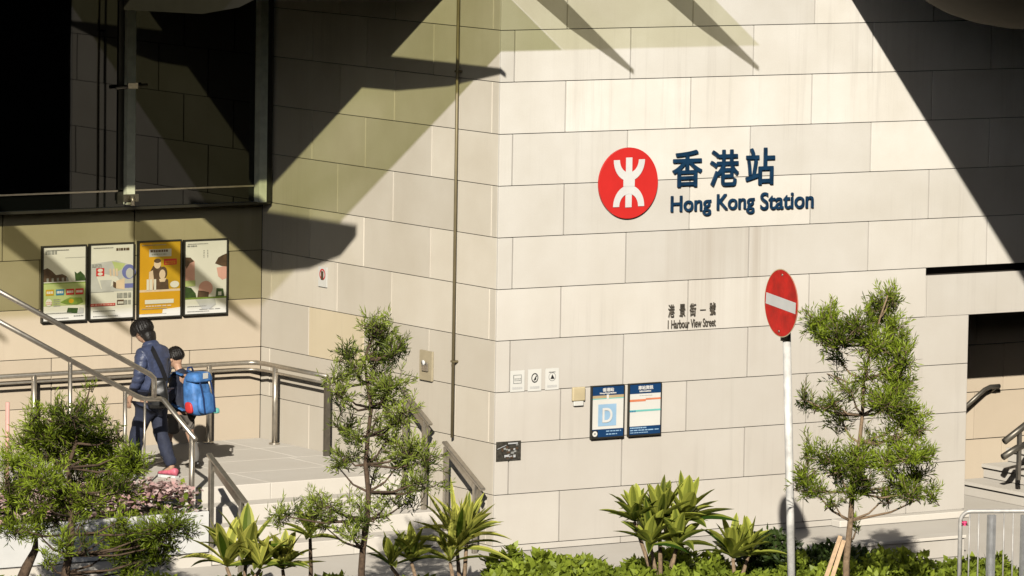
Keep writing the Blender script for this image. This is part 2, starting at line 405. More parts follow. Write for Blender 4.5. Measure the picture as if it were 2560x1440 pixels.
fr_.tube([(xm-.18, GY-.07, zt-.02), (xm+.2, GY-.07, zt)], .02, M['steel_dark'], 8); fr_.box((xm-.06, GY-.12, zt-.03), (xm+.06, GY-.092, zt+.03), M['steel'])
fr_.build('glass_clamp', parent=cw); fr_ = MB(); fr_.box((xm-.09, GY-.10, GZ0+.06), (xm+.09, GY-.091, GZ0+.14), M['steel_dark']); fr_.tube([(xm, GY-.13, GZ0+.02), (xm, GY-.13, GZ0+.12)], .022, M['steel'], 8)
fr_.build('glass_clamp', parent=cw)

# storey above the recess (its front edge shades the recess)
ZC = ZO + 0.93
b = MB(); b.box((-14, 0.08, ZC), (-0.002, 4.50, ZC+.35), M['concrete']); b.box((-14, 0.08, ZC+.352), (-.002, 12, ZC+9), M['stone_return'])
b.build('upper_storey', parent=bld)
# canopy: glass on tapering fins
can = MB(); can.box((.05, .0, ZC-.05), (1.60, .074, ZC-.002), M['alu']); can = can.build('canopy', parent=bld)
for nm, xa, xb, mk in (('clear_pane', -.62, 1.86, 'canopyglass'), ('green_pane', -4.25, -.63, 'canopyglass2'), ('clear_pane', -14, -4.26, 'canopyglass3')):
    cp = MB(); cp.face([(xa, -1.77, ZC+.006), (xb, -1.77, ZC+.006), (xb, .075, ZC+.006), (xa, .075, ZC+.006)], M[mk]); cp.build(nm, parent=can)
def fin(x):
    q = MB(); prof = [(1.15, -.02), (-2.07, -.02), (-2.07, -.07), (-1.0, -.27), (0.0, -.38), (1.15, -.40)] if -4 < x < -1 else [(0.0, -.02), (-2.07, -.02), (-2.07, -.07), (-1.0, -.26), (0.0, -.34)]
    if x == -3.75: prof = [(1.15, -.02), (-2.07, -.02), (-2.07, -.14), (-1.75, -.38), (-1.1, -.58), (-.4, -.68), (1.15, -.72)]
    q.face([(x, y, ZC+z) for y, z in prof], M['frame'] if -4 < x < -1 else M['finglass']); q.build('canopy_fin', parent=can)
for x in (1.62, .03, -1.55, -3.75, -5.3, -6.87, -8.4): fin(x)

# entrance recess on the right
RB = 1.40
b = MB()
for k in range(6, 11):
    z1, z0 = zk(k), max(zk(k+1), .004)
    if z1-z0 < .03: continue
    xs = [XJ-.03, 7.3+.4*(k % 2), 9.2, XEND]
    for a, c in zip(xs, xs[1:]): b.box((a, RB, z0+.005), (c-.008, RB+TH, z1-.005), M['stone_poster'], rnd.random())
b.box((XJ-.1, RB+TH, 0), (XEND, RB+.1, zk(6)+.05), M['joint'])
b.build('entrance_wall', parent=bld, bevel=.002)
b = MB(); b.box((XJ-.034, TH+.002, 0.004), (XJ-.004, RB-.002, zk(6)), M['stone']); b.build('door_jamb', parent=bld)
b = MB(); b.box((XS+.01, .205, zk(6)+.012), (XEND, RB+.1, zk(6)+.11), M['joint']); b.build('entrance_soffit', parent=bld)
b = MB()
for k in range(7):
    x0 = 7.10+.34*k; z = .16*(k+1)
    b.box((x0, .10, 0.004 if k == 0 else z-.15), (XEND, RB-.01, z-.04), M['paving'], .2)
    b.box((x0-.03, .10, z-.038), (XEND, RB-.01, z), M['paving'], .7)
tag(b.build('entrance_steps'), kind='structure')
# low pale plinth strip at the wall foot
b = MB(); b.box((4.3, -.16, 0.004), (6.05, -.004, .075), M['paving'], .9); b.build('wall_plinth', parent=bld, bevel=.006)
xa_, xb_ = wy(1120, 765, -2.4).x, wy(1372, 748, -2.4).x
lw = tag(thing('low_wall', ((xa_+xb_)/2, -2.4, 0), 'low pale stone upstand on the pavement behind the staked tree', 'low wall'), kind='thing')
b = MB(); x = xa_
while x < xb_-.05:
    xe = min(xb_, x+1.1); b.box((x+.004, -2.4, 0.004), (xe, -2.22, .19), M['stone'], rnd.random()); x = xe
b.build('upstand', parent=lw, bevel=.006)
b = MB(); b.box((xa_-.01, -2.42, .192), (xb_+.01, -2.20, .225), M['paving'], .8); b.build('coping', parent=lw, bevel=.005)

# overpass to the right: casts the slanted shade on the facade
ov = thing('footbridge', (6, -3, ZC), 'dark rounded footbridge deck overhanging the right end of the stone facade', 'footbridge')
A_ = Vector((3.61, -1.06, 0)); B_ = Vector((2.50, -5.10, 0)); dd = (B_-A_).normalized()
p0 = A_ - dd*1.05; p1 = A_ + dd*12
p0.y = min(p0.y, -.012)
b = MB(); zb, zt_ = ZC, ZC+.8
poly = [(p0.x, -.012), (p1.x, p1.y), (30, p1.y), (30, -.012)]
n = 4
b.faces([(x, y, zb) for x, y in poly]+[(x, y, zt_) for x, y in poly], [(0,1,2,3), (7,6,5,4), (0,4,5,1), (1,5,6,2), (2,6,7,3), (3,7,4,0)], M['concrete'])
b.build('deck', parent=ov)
b = MB()                                     # bellied soffit girder with a rounded nose
sec = []
NX, NR = 26, 14
x0g, x1g, yc, hw = 4.00, 30.0, -1.75, 1.20
dep = ZC - (at(1400, 44, 1, -1.9).z)
for i in range(NX+1):
    if i < NX-1: tt = i/(NX-2); x = x0g + 1.5*tt; s_ = math.sqrt(max(0, 1-(1-tt)**2.2))
    else: x = x1g if i == NX else 12; s_ = 1
    for j in range(NR+1):
        a = PI*j/NR; b.v.append((x, yc - hw*s_*math.cos(a), ZC-.002 - dep*(s_**.9)*(math.sin(a)**.55)))
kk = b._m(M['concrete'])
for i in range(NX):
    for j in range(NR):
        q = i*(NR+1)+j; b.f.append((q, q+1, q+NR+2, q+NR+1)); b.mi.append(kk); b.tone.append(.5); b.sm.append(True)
b.build('girder', parent=ov)

# unseen blocks added to cut skylight and deepen the shade
def block(x0, y0, x1, y1, h, label):
    t = thing('sky_blocker', ((x0+x1)/2, (y0+y1)/2, 0), label, 'sky blocker')
    q = MB(); q.box((x0, y0, 0), (x1, y1, h), M['citywall'])
    o = q.build('wall', parent=t)
    n = int(h/4)
    for i in range(1, n):
        q = MB(); q.box((x0-.05, y1+.002, i*4), (x1+.05, y1+.05, i*4+1.6), M['frame']); q.build('window_band', parent=t)
block(5, -60, 60, -22, 60, 'added dark block across the street, cutting skylight and reflected in the dark glazing')
block(-60, 8, -16, 40, 60, 'added dark block far to the left, cutting skylight')

block(34, -24, 60, 30, 60, 'added dark block beyond the right end of the facade, cutting skylight')
block(-140, -100, 60, -80, 21, 'added long dark block behind the viewpoint, cutting low skylight')
# ---- downpipe on the return wall
t = thing('downpipe', (-.06, .80, 0), 'thin vertical bronze downpipe running down the stone return wall', 'pipe')
pt, pb = wx(652.5, -40, -.05), wx(642.5, 622, -.05)
b = MB(); b.tube([(-.05, (pt.y+pb.y)/2, pb.z), (-.05, (pt.y+pb.y)/2, ZC-.02)], .016, M['bronze'], 12); b.build('pipe', parent=t)
for z in (1.9, 4.9):
    b = MB(); b.box((-.068, (pt.y+pb.y)/2-.024, z), (-.001, (pt.y+pb.y)/2+.024, z+.02), M['bronze']); b.build('bracket', parent=t)

# ================================================================== LETTERING
def glyphs(txt, size, extrude=.012, offset=0.0, space=1.0):
    c = bpy.data.curves.new('txt', 'FONT'); c.body = txt; c.size = size; c.extrude = extrude; c.offset = offset
    c.space_character = space; c.resolution_u = 6
    o = bpy.data.objects.new('txt', c); COL.objects.link(o)
    dg = bpy.context.evaluated_depsgraph_get(); dg.update()
    me = bpy.data.meshes.new_from_object(o.evaluated_get(dg))
    bpy.data.objects.remove(o); bpy.data.curves.remove(c)
    return me
def embolden(me, d, y=.0003):
    import numpy as np
    n = len(me.vertices); co = np.empty(n*3, dtype=np.float64); me.vertices.foreach_get('co', co); co = co.reshape(-1, 3)
    polys = [tuple(p.vertices) for p in me.polygons]
    V = []; F_ = []
    for i, (dx, dz) in enumerate(((0,0),(d,0),(-d,0),(0,d),(0,-d),(.7*d,.7*d),(-.7*d,.7*d),(.7*d,-.7*d),(-.7*d,-.7*d))):
        b0 = len(V); V += [(v[0]+dx, v[1]-y*i, v[2]+dz) for v in co]; F_ += [tuple(b0+k for k in p) for p in polys]
    out = bpy.data.meshes.new('bold'); out.from_pydata(V, [], F_); return out
def fit_text(name, txt, x0, x1, z0, z1, y, m, parent, extrude=.012, offset=0.0, plane='Y', space=1.0, bold=0.0):
    """lettering fitted to a rectangle on a wall facing -Y"""
    me = glyphs(txt, 1.0, extrude, offset, space)
    xs = [v.co.x for v in me.vertices]; ys = [v.co.y for v in me.vertices]; zs = [v.co.z for v in me.vertices]
    sx = (x1-x0)/(max(xs)-min(xs)); sy = (z1-z0)/(max(ys)-min(ys)); zz = max(zs)
    mnx, mny = min(xs), min(ys)
    for v in me.vertices:
        v.co = Vector((x0+(v.co.x-mnx)*sx, y-(v.co.z+zz), z0+(v.co.y-mny)*sy))
    if bold: me = embolden(me, bold)
    me.materials.clear(); me.materials.append(m); me.name = name
    o = bpy.data.objects.new(name, me); COL.objects.link(o)
    if parent: o.parent = parent; o.matrix_parent_inverse = Matrix.Translation(parent.location).inverted() if parent.type == 'EMPTY' else Matrix()
    return o
def zoomp(x, y, zx, zy, sc): return ((zx+x/sc)/S, (zy+y/sc)/S)
LB = lambda x, y: wy(*zoomp(x, y, 1470, 350, 2.5103))
# roundel
c = LB(244.5, 269); R_ = (LB(429, 262).x - LB(60, 277).x)/2
t = thing('station_emblem', (c.x, 0, c.z), 'round red rail emblem with white symbol left of the station name', 'emblem')
q = MB(); seg = 64
for yy in (-.004, -.05):
    pass
fr1 = [(c.x+R_*math.cos(2*PI*i/seg), -.03, c.z+R_*math.sin(2*PI*i/seg)) for i in range(seg)]
bk1 = [(x, -.006, z) for x, y, z in fr1]
q.faces(fr1+bk1, [tuple(range(seg))] + [(i, (i+1) % seg, (i+1) % seg+seg, i+seg) for i in range(seg)], M['red'])
q.build('red_disc', parent=t)
q = MB(); Ye = -.052
def quadXZ(x0, z0, x1, z1, e=0): q.box((c.x+x0*R_, Ye+.02-.004-e, c.z+z0*R_), (c.x+x1*R_, Ye+.02-e, c.z+z1*R_), M['white'])
def rib(out, inn, Yo):
    n = len(out)
    q.faces([(c.x+x*R_, Yo-.004, c.z+z*R_) for x, z in out]+[(c.x+x*R_, Yo-.004, c.z+z*R_) for x, z in inn], [(i, i+1, n+i+1, n+i) for i in range(n-1)], M['white'])
quadXZ(-.105, -.68, .105, .72)
for sgn in (1, -1):
    out, inn = [], []
    for i in range(25):
        a = PI + PI*(i/24)
        out.append((.53*math.cos(a), sgn*(.66+.60*math.sin(a)))); inn.append((.32*math.cos(a)*1.0, sgn*(.66+.36*math.sin(a))))
    rib(out, inn, Ye+.02-.002)
quadXZ(-.19, -.09, .19, .12, .0045)
q.build('white_symbol', parent=t)
# Chinese name
t = thing('station_name_characters', (LB(520, 290).x, 0, LB(520, 290).z), 'large dark blue Chinese characters naming the station above the English name', 'lettering')
for ch, xa, xb, ya, yb in (('香', 524, 708, 62, 292), ('港', 760, 938, 60, 287), ('站', 984, 1164, 48, 278)):
    p0_, p1_ = LB(xa, yb), LB(xb, ya); pb_ = LB(xb, yb)
    fit_text('character', ch, p0_.x, p1_.x, (p0_.z+pb_.z)/2+.004, p1_.z, -.012, M['navy'], t, .008, 0, bold=.0062)
t = thing('station_name_lettering', (LB(515, 450).x, 0, LB(515, 450).z), 'dark blue letters reading Hong Kong Station below the Chinese characters', 'lettering')
zb_ = (LB(515, 450).z + LB(1400, 418).z)/2; 
capt = (LB(515, 350).z - LB(515, 450).z)
for wd, xa, xb, desc in (('Hong', 514, 764, 1), ('Kong', 803, 1036, 1), ('Station', 1076, 1406, 0)):
    xl, xr = LB(xa, 440).x, LB(xb, 430).x
    fit_text('word', wd, xl, xr, zb_-(.27*capt if desc else .012), zb_+capt*1.0, -.012, M['navy'], t, .007, 0, bold=.0036)
# address
AB = lambda x, y: wy(*zoomp(x, y, 1220, 740, 1.8617))
t = thing('address_lettering', (AB(835, 140).x, 0, AB(835, 140).z), 'small black two-line street address lettering on the stone', 'lettering')
a0, a1 = AB(835, 100), AB(1057, 92)
for ch, xa, xb in (('港', 836, 864), ('景', 888, 914), ('街', 936, 964), ('一', 984, 1010), ('號', 1028, 1055)):
    if ch == '一': fit_text('character', ch, AB(xa, 80).x, AB(xb, 80).x, a0.z+.060, a0.z+.066, -.008, M['letterbrown'], t, .004, .0)
    else: fit_text('character', ch, AB(xa, 80).x, AB(xb, 80).x, a0.z+.004, a0.z+.135, -.008, M['letterbrown'], t, .004, 0, bold=.0008)
fit_text('address_line', '1 Harbour View Street', a0.x, a1.x, a0.z-.115, a0.z-.028, -.008, M['letterbrown'], t, .004, 0, bold=0)

# ================================================================== WALL NOTICES
def rectY(pts, Y):
    P = [wy(x, y, Y) for x, y in pts]
    xs = sorted(p.x for p in P); zs = sorted(p.z for p in P)
    return (xs[0]+xs[1])/2, (xs[2]+xs[3])/2, (zs[0]+zs[1])/2, (zs[2]+zs[3])/2
class Sheet:
    """a flat printed sheet on a wall facing -Y, in 0..1 coordinates (v up)"""
    def __init__(s, x0, x1, z0, z1, y): s.x0, s.x1, s.z0, s.z1, s.y = x0, x1, z0, z1, y; s.b = MB(); s.n = 0
    def P(s, u, v, d): return (s.x0+(s.x1-s.x0)*u, s.y-d, s.z0+(s.z1-s.z0)*v)
    def poly(s, pts, m):
        s.n += 1; s.b.face([s.P(u, v, .0012+.00035*s.n) for u, v in pts], M[m])
    def rect(s, u0, v0, u1, v1, m): s.poly([(u0, v0), (u1, v0), (u1, v1), (u0, v1)], m)
    def ell(s, u, v, ru, rv, m, n=24): s.poly([(u+ru*math.cos(2*PI*i/n), v+rv*math.sin(2*PI*i/n)) for i in range(n)], m)
    def lines(s, u0, v0, u1, v1, rows, m, fill=.5, dash=.05):
        hgt = (v1-v0)/rows
        for r in range(rows):
            u = u0
            while u < u1:
                wd = dash*rnd.uniform(.5, 1.4); s.rect(u, v0+hgt*r, min(u1, u+wd*.8), v0+hgt*(r+fill), m); s.n -= 1; u += wd
            s.n += 0
        s.n += 1

CR = lambda x, y: zoomp(x, y, 0, 500, 1.6375)
posters = [
 ([(175,190),(355,182),(357,497),(172,503)], 'framed poster with green field, dark tree line and row of colour boxes'),
 ([(368,180),(552,173),(550,486),(366,495)], 'framed white poster with red square emblem over grey sketch'),
 ([(568,168),(745,163),(743,478),(565,487)], 'framed amber poster with two figures drinking at a table'),
 ([(755,163),(935,158),(932,467),(753,475)], 'framed pale poster with pink and brown petals at its edges')]
for i, (pp, lab) in enumerate(posters):
    Yf = YB-.045
    x0, x1, z0, z1 = rectY([CR(*p) for p in pp], Yf)
    t = thing('poster', ((x0+x1)/2, YB, z0), lab+(' , hung on the recess wall' if i < 0 else ''), 'poster', 'posters on the recess wall')
    q = MB(); f = .014
    q.box((x0, Yf, z0), (x0+f, YB-.002, z1), M['frame']); q.box((x1-f, Yf, z0), (x1, YB-.002, z1), M['frame'])
    q.box((x0+f, Yf, z1-f), (x1-f, YB-.002, z1), M['frame']); q.box((x0+f, Yf, z0), (x1-f, YB-.002, z0+f*1.3), M['frame'])
    q.build('frame', parent=t)
    q = MB(); q.box((x0+f, Yf+.012, z0+f*1.3), (x1-f, Yf+.03, z1-f), M['amber'] if i == 2 else M['paper']); q.build('sheet', parent=t)
    s = Sheet(x0+f, x1-f, z0+f*1.3, z1-f, Yf+.012)
    if i == 0:
        s.rect(.0, .50, 1, .515, 'green'); s.rect(0, .20, 1, .50, 'palegreen'); s.rect(0, 0, 1, .16, 'paper')
        s.lines(.05, .90, .32, .95, 1, 'grey', .9, .08); s.rect(.52, .845, 1, .850, 'grey')
        s.poly([(0,.53),(0,.70),(.1,.72),(.2,.68),(.3,.62),(.45,.63),(.55,.60),(.60,.55),(.60,.53)], 'brown')
        for u in (.08,.2,.32,.44,.54): s.rect(u, .53, u+.05, .58, 'grey')
        s.poly([(.76,.53),(.74,.66),(.80,.63),(.88,.66),(.98,.60),(1,.53)], 'darkgreen')
        for u, mm in ((.06,'mustard'),(.30,'blueprint'),(.54,'printred'),(.76,'printred')):
            s.rect(u, .345, u+.19, .425, mm); s.lines(u+.02, .37, u+.17, .41, 1, 'paper', .8, .04)
        s.ell(.13, .25, .075, .05, 'paper'); s.lines(.07, .22, .2, .27, 2, 'pink', .6, .04)
        s.lines(.24, .20, .40, .31, 4, 'grey', .4, .05)
        s.poly([(.40,.25),(.62,.31),(.90,.30),(.95,.24),(.80,.21),(.55,.22)], 'green'); s.ell(.66,.26,.06,.03,'mustard')
        s.poly([(.55,.10),(.58,.17),(.82,.16),(.80,.09)], 'darkgreen'); s.poly([(.80,.09),(.86,.17),(.96,.16),(.95,.09)], 'palegrey')
        s.lines(.72, .05, .96, .07, 1, 'grey', .8, .05)
    elif i == 1:
        s.poly([(0,.36),(0,.74),(.25,.76),(.6,.78),(1,.70),(1,.36)], 'palegrey'); s.poly([(.5,.77),(.82,.73),(.74,.66),(.6,.62),(.55,.70)], 'palegreen')
        s.ell(.90, .62, .16, .10, 'violet'); s.ell(.92, .60, .09, .07, 'palegrey'); s.rect(.78, .40, 1, .46, 'violet')
        s.lines(.6, .91, .92, .95, 1, 'brown', .9, .07); s.rect(.0, .355, .55, .36, 'grey')
        s.poly([(.14,.58),(.35,.60),(.62,.56),(.70,.50),(.45,.42),(.25,.40)], 'paper'); s.poly([(.22,.52),(.5,.52),(.45,.37),(.28,.37)], 'palegrey')
        s.poly([(.53,.50),(.60,.48),(.60,.40),(.53,.42)], 'brown'); s.poly([(.60,.50),(.80,.54),(.80,.38),(.6,.40)], 'skinprint')
        s.rect(.13, .575, .32, .685, 'printred'); s.ell(.225, .655, .06, .022, 'paper'); s.ell(.225, .605, .06, .022, 'paper')
        for u in (.45,.53,.60): s.poly([(u,.57),(u+.04,.57),(u+.03,.67),(u-.01,.67)], 'skinprint')
        s.lines(.62, .27, .95, .34, 1, 'grey', .95, .08); s.lines(.62, .18, .95, .24, 1, 'grey', .95, .08)
        s.rect(0, .17, .58, .205, 'printred'); s.lines(.02, .178, .56, .198, 1, 'pink', .9, .06); s.lines(.03,.70,.26,.75,3,'grey',.3,.1)
        s.rect(.62, .18, .78, .245, 'brown'); s.lines(.64,.19,.77,.235,1,'paper',.7,.04)
    elif i == 2:
        s.rect(0, 0, 1, .35, 'amber'); s.poly([(.3,.99),(.99,.99),(.99,.36),(.55,.36)], 'mustard'); s.rect(0,.33,1,.36,'skinprint')
        s.rect(.24, .80, .78, .90, 'palegrey'); s.lines(.27, .86, .70, .895, 1, 'brown', .9, .06); s.lines(.30,.82,.66,.845,1,'grey',.8,.05)
        s.rect(.60, .685, .91, .765, 'printred'); s.lines(.63, .70, .88, .75, 2, 'amber', .5, .05)
        s.poly([(.26,.36),(.24,.58),(.34,.68),(.52,.68),(.60,.58),(.58,.36)], 'brown'); s.ell(.44, .70, .085, .06, 'skinprint'); s.ell(.44,.745,.085,.03,'brown')
        s.poly([(.22,.36),(.24,.60),(.33,.62),(.36,.48),(.34,.36)], 'skinprint')
        s.ell(.58, .58, .10, .085, 'brown'); s.ell(.56, .56, .075, .065, 'skinprint'); s.poly([(.42,.36),(.44,.48),(.54,.50),(.70,.49),(.72,.36)], 'brown'); s.poly([(.48,.50),(.5,.46),(.62,.46),(.66,.51)], 'skinprint')
        for u in (.18,.26,.36): s.rect(u, .355, u+.05, .50, 'paper'); s.n -= 1
        s.n += 1; s.ell(.86, .42, .11, .045, 'paper')
        s.rect(.14, .17, .84, .225, 'paper'); s.rect(.0, .0, 1, .035, 'paper'); s.poly([(.55,.0),(.58,.09),(1,.11),(1,0)], 'paper'); s.lines(.16,.13,.8,.155,1,'skinprint',.7,.1)
    else:
        s.rect(0, .20, 1, .225, 'green'); s.poly([(0,.54),(0,.78),(.12,.775),(.23,.72),(.24,.46),(.0,.46)], 'pink')
        s.poly([(0,.68),(0,.78),(.13,.775),(.22,.72),(.12,.70),(.04,.62)], 'brown'); s.poly([(.76,.62),(.80,.50),(.9,.45),(1,.47),(1,.64)], 'pink')
        s.poly([(.72,.68),(.80,.76),(.9,.79),(1,.81),(1,.63),(.88,.64)], 'brown')
        s.ell(.5, .345, .17, .10, 'pink'); s.poly([(.0,.225),(0,.38),(.15,.36),(.26,.28),(.28,.225)], 'darkgreen'); s.poly([(.3,.225),(.32,.32),(.45,.31),(.58,.29),(.57,.225)], 'brown')
        s.poly([(.74,.225),(.76,.34),(.92,.33),(.95,.225)], 'darkgreen'); s.rect(.80,.24,.88,.29,'paper')
        s.rect(.0,.38,.25,.46,'palegreen'); s.lines(.05, .92, .28, .945, 1, 'grey', .8, .06)
        for u in (.44,.53): s.lines(u, .77, u+.02, .88, 5, 'black', .4, .03)
        s.poly([(.25,.20),(.42,.06),(.60,.06),(.75,.12),(.72,.20)], 'palegrey'); s.lines(.35,.055,.85,.07,1,'grey',.5,.2)
    for _ in range(3):
        v_ = (.03, .10, .955)[_]; s.lines(.06, v_, .5+.2*rnd.random(), v_+.012, 1, 'grey', .7, .03)
    s.b.build('print', parent=t)

# exit boards on the facade
EX = lambda x, y: zoomp(x, y, 1420, 940, 4.819)
def board(pts, lab, first):
    Yf = -.038; x0, x1, z0, z1 = rectY([EX(*p) for p in pts], Yf)
    t = thing('exit_board', ((x0+x1)/2, 0, z0), lab, 'notice board')
    q = MB(); f = .009
    q.box((x0-f, Yf, z0), (x0, -.003, z1), M['frame']); q.box((x1, Yf, z0), (x1+f, -.003, z1), M['frame'])
    q.box((x0-f, Yf, z1), (x1+f, -.003, z1+f), M['frame']); q.box((x0-f, Yf, z0-f*2), (x1+f, -.003, z0), M['frame']); q.build('frame', parent=t)
    q = MB(); q.box((x0, Yf+.008, z0), (x1, -.003, z1), M['paper']); q.build('panel', parent=t)
    s = Sheet(x0, x1, z0, z1, Yf+.008)
    W, Hh = x1-x0, z1-z0
    def T(txt, u0, u1, v0, v1, m): fit_text('lettering', txt, x0+W*u0, x0+W*u1, z0+Hh*v0, z0+Hh*v1, Yf+.003, M[m], t, .0015, 0, bold=(.004 if txt=='D' else .0016))
    if first:
        s.rect(0, .82, 1, 1, 'navyblue'); s.rect(0, .765, 1, .82, 'tan'); s.rect(0, .748, 1, .765, 'teal'); s.rect(.455, .745, .525, .835, 'paper')
        s.rect(.19, .215, .77, .645, 'paleblue'); s.rect(0, 0, 1, .155, 'navyblue')
        s.rect(0, .0, .19, .14, 'black'); s.ell(.095, .068, .08, .055, 'paper'); s.ell(.095,.068,.03,.02,'grey')
        s.lines(.45, .10, .93, .125, 1, 'paleblue', .8, .1); s.lines(.45, .04, .8, .065, 1, 'paleblue', .8, .1)
        T('香港站', .32, .67, .895, .965, 'white'); T('Hong Kong Station', .23, .75, .845, .878, 'white'); T('D', .33, .63, .29, .565, 'white')
    else:
        s.rect(0, .81, 1, 1, 'navyblue'); s.lines(.32, .765, .74, .775, 1, 'grey', .8, .06)
        s.rect(0, .655, .52, .70, 'coral'); s.rect(.52, .68, 1, .715, 'coral'); s.rect(0, .455, 1, .49, 'teal'); s.lines(.02,.45,.2,.485,1,'blueprint',.9,.05); s.rect(0, 0, 1, .165, 'navyblue')
        s.lines(.03, .12, .55, .15, 1, 'paleblue', .8, .06); s.lines(.03, .075, .95, .10, 1, 'paleblue', .8, .15); s.lines(.03, .03, .6, .05, 1, 'paleblue', .8, .06)
        T('車站資訊', .27, .74, .89, .965, 'white'); T('Information', .31, .67, .845, .873, 'white')
    s.b.build('print', parent=t)
board([(303,131),(682,112),(662,722),(288,741)], 'blue and white exit board showing a large letter D', True)
board([(752,105),(1122,84),(1114,688),(737,712)], 'blue and white information board right of the letter D board', False)
# white notices near the corner
NB = lambda x, y: zoomp(x, y, 1220, 740, 1.8617)
for pts, lab, kind in (([(104,347),(169,346),(168,444),(102,447)], 'white notice with pale rounded stamp, leftmost of three beside the corner', 0),
                 ([(187,341),(249,339),(246,441),(184,444)], 'white notice with black ring symbol, middle of three beside the corner', 1),
                 ([(267,337),(330,334),(328,434),(265,438)], 'white notice with dark lettering arc, rightmost of three beside the corner', 2)):
    x0, x1, z0, z1 = rectY([NB(*p) for p in pts], -.004)
    t = thing('notice', ((x0+x1)/2, 0, z0), lab, 'notice', 'white notices beside the wall corner')
    q = MB(); q.box((x0, -.008, z0), (x1, -.001, z1), M['paper']); q.build('sheet', parent=t)
    s = Sheet(x0, x1, z0, z1, -.008)
    mm = ('palegrey', 'black', 'grey')[kind]
    if kind == 1:
        s.ell(.5, .60, .26, .22, 'black'); s.ell(.5, .60, .20, .165, 'paper'); s.poly([(.40,.50),(.60,.72),(.66,.68),(.46,.46)], 'black'); s.rect(.52,.5,.6,.62,'black')
    elif kind == 0:
        s.rect(.2,.38,.8,.80,'grey'); s.rect(.25,.415,.75,.765,'paper'); s.lines(.28, .5, .74, .66, 2, 'grey', .6, .12)
    else:
        s.lines(.25, .80, .75, .84, 1, 'black', .9, .14); s.ell(.5,.60,.27,.20,'grey'); s.ell(.5,.60,.23,.17,'paper'); s.poly([(.36,.5),(.5,.72),(.68,.5)], 'black')
    s.lines(.15, .12, .85, .24, 3, 'palegrey', .4, .12)
    s.b.build('print', parent=t)
# cream call box
x0, x1, z0, z1 = rectY([NB(400,427), NB(462,424), NB(460,512), NB(404,514)], -.06)
t = thing('call_box', ((x0+x1)/2, 0, z0), 'small cream plastic box on the wall left of the exit board', 'call box')
q = MB(); q.box((x0, -.035, z0+.05), (x1, -.002, z1), M['beigebox']); q.build('casing', parent=t, bevel=.012)
q = MB(); q.box((x0+.02, -.03, z0), (x1-.02, -.002, z0+.048), M['paper']); q.build('tray', parent=t, bevel=.006)
# dark printed card by the corner
x0, x1, z0, z1 = rectY([NB(36,680), NB(152,673), NB(152,765), NB(40,768)], -.004)
t = thing('dark_notice', ((x0+x1)/2, 0, z0), 'dark photo card stuck low on the wall beside the corner', 'notice')
q = MB(); q.box((x0, -.008, z0), (x1, -.001, z1), M['darkcard']); q.build('sheet', parent=t)
s = Sheet(x0, x1, z0, z1, -.008)
for _ in range(26):
    u, v = rnd.uniform(.15, .8), rnd.uniform(.1, .8); s.rect(u, v, u+rnd.uniform(.04, .14), v+rnd.uniform(.04, .12), rnd.choice(['grey', 'palegrey', 'brown', 'grey'])); 
s.poly([(.02,.62),(.38,.80),(.38,.83),(.02,.66)], 'palegrey'); s.rect(.45,.86,.85,.93,'palegrey'); s.b.build('print', parent=t)
# notice and intercom on the return wall (facing -X)
def rectX(pts, X):
    P = [wx(x, y, X) for x, y in pts]; ys = [p.y for p in P]; zs = sorted(p.z for p in P)
    return min(ys), max(ys), (zs[0]+zs[1])/2, (zs[2]+zs[3])/2
C6 = lambda x, y: zoomp(x, y, 600, 500, 1.6375)
y0, y1, z0, z1 = rectX([C6(323,272), C6(356,275), C6(356,357), C6(324,354)], -.006)
t = thing('wall_sign', (0, (y0+y1)/2, z0), 'narrow white sign with dark red ring symbol on the return wall', 'sign')
q = MB(); q.box((-.012, y0, z0), (-.001, y1, z1), M['paper']); q.build('sheet', parent=t)
q = MB(); yc_, zc_ = (y0+y1)/2, z0+(z1-z0)*.62; r_ = (y1-y0)*.36
q.faces([(-.0135, yc_+r_*a*math.cos(2*PI*i/24), zc_+r_*a*math.sin(2*PI*i/24)) for a in (1, .72) for i in range(24)], [(i, (i+1) % 24, (i+1) % 24+24, i+24) for i in range(24)], M['printred'])
q.box((-.0142, yc_-.02, zc_-.06), (-.0122, yc_+.03, zc_+.035), M['brown']); q.build('print', parent=t)
y0, y1, z0, z1 = rectX([C6(740,615), C6(791,618), C6(778,740), C6(738,735)], -.01)
t = thing('intercom', (0, (y0+y1)/2, z0), 'tarnished intercom plate with round button on the return wall', 'intercom')
q = MB(); q.box((-.025, y0, z0), (-.001, y1, z1), M['brass']); q.build('plate', parent=t, bevel=.004)
q = MB(); q.box((-.045, y0+.06, z0+.10), (-.026, y1-.07, z1-.12), M['steel']); q.build('housing', parent=t, bevel=.006)
q = MB(); zc_ = z0+(z1-z0)*.60; q.tube([(-.046, (y0+y1)/2, zc_), (-.062, (y0+y1)/2, zc_)], .028, M['white'], 16); q.build('button', parent=t)

# ================================================================== RAILINGS
ZL = LZ
def rail_tube(path, r): 
    q = MB(); q.tube(path, r, M['steel'], 12); return q
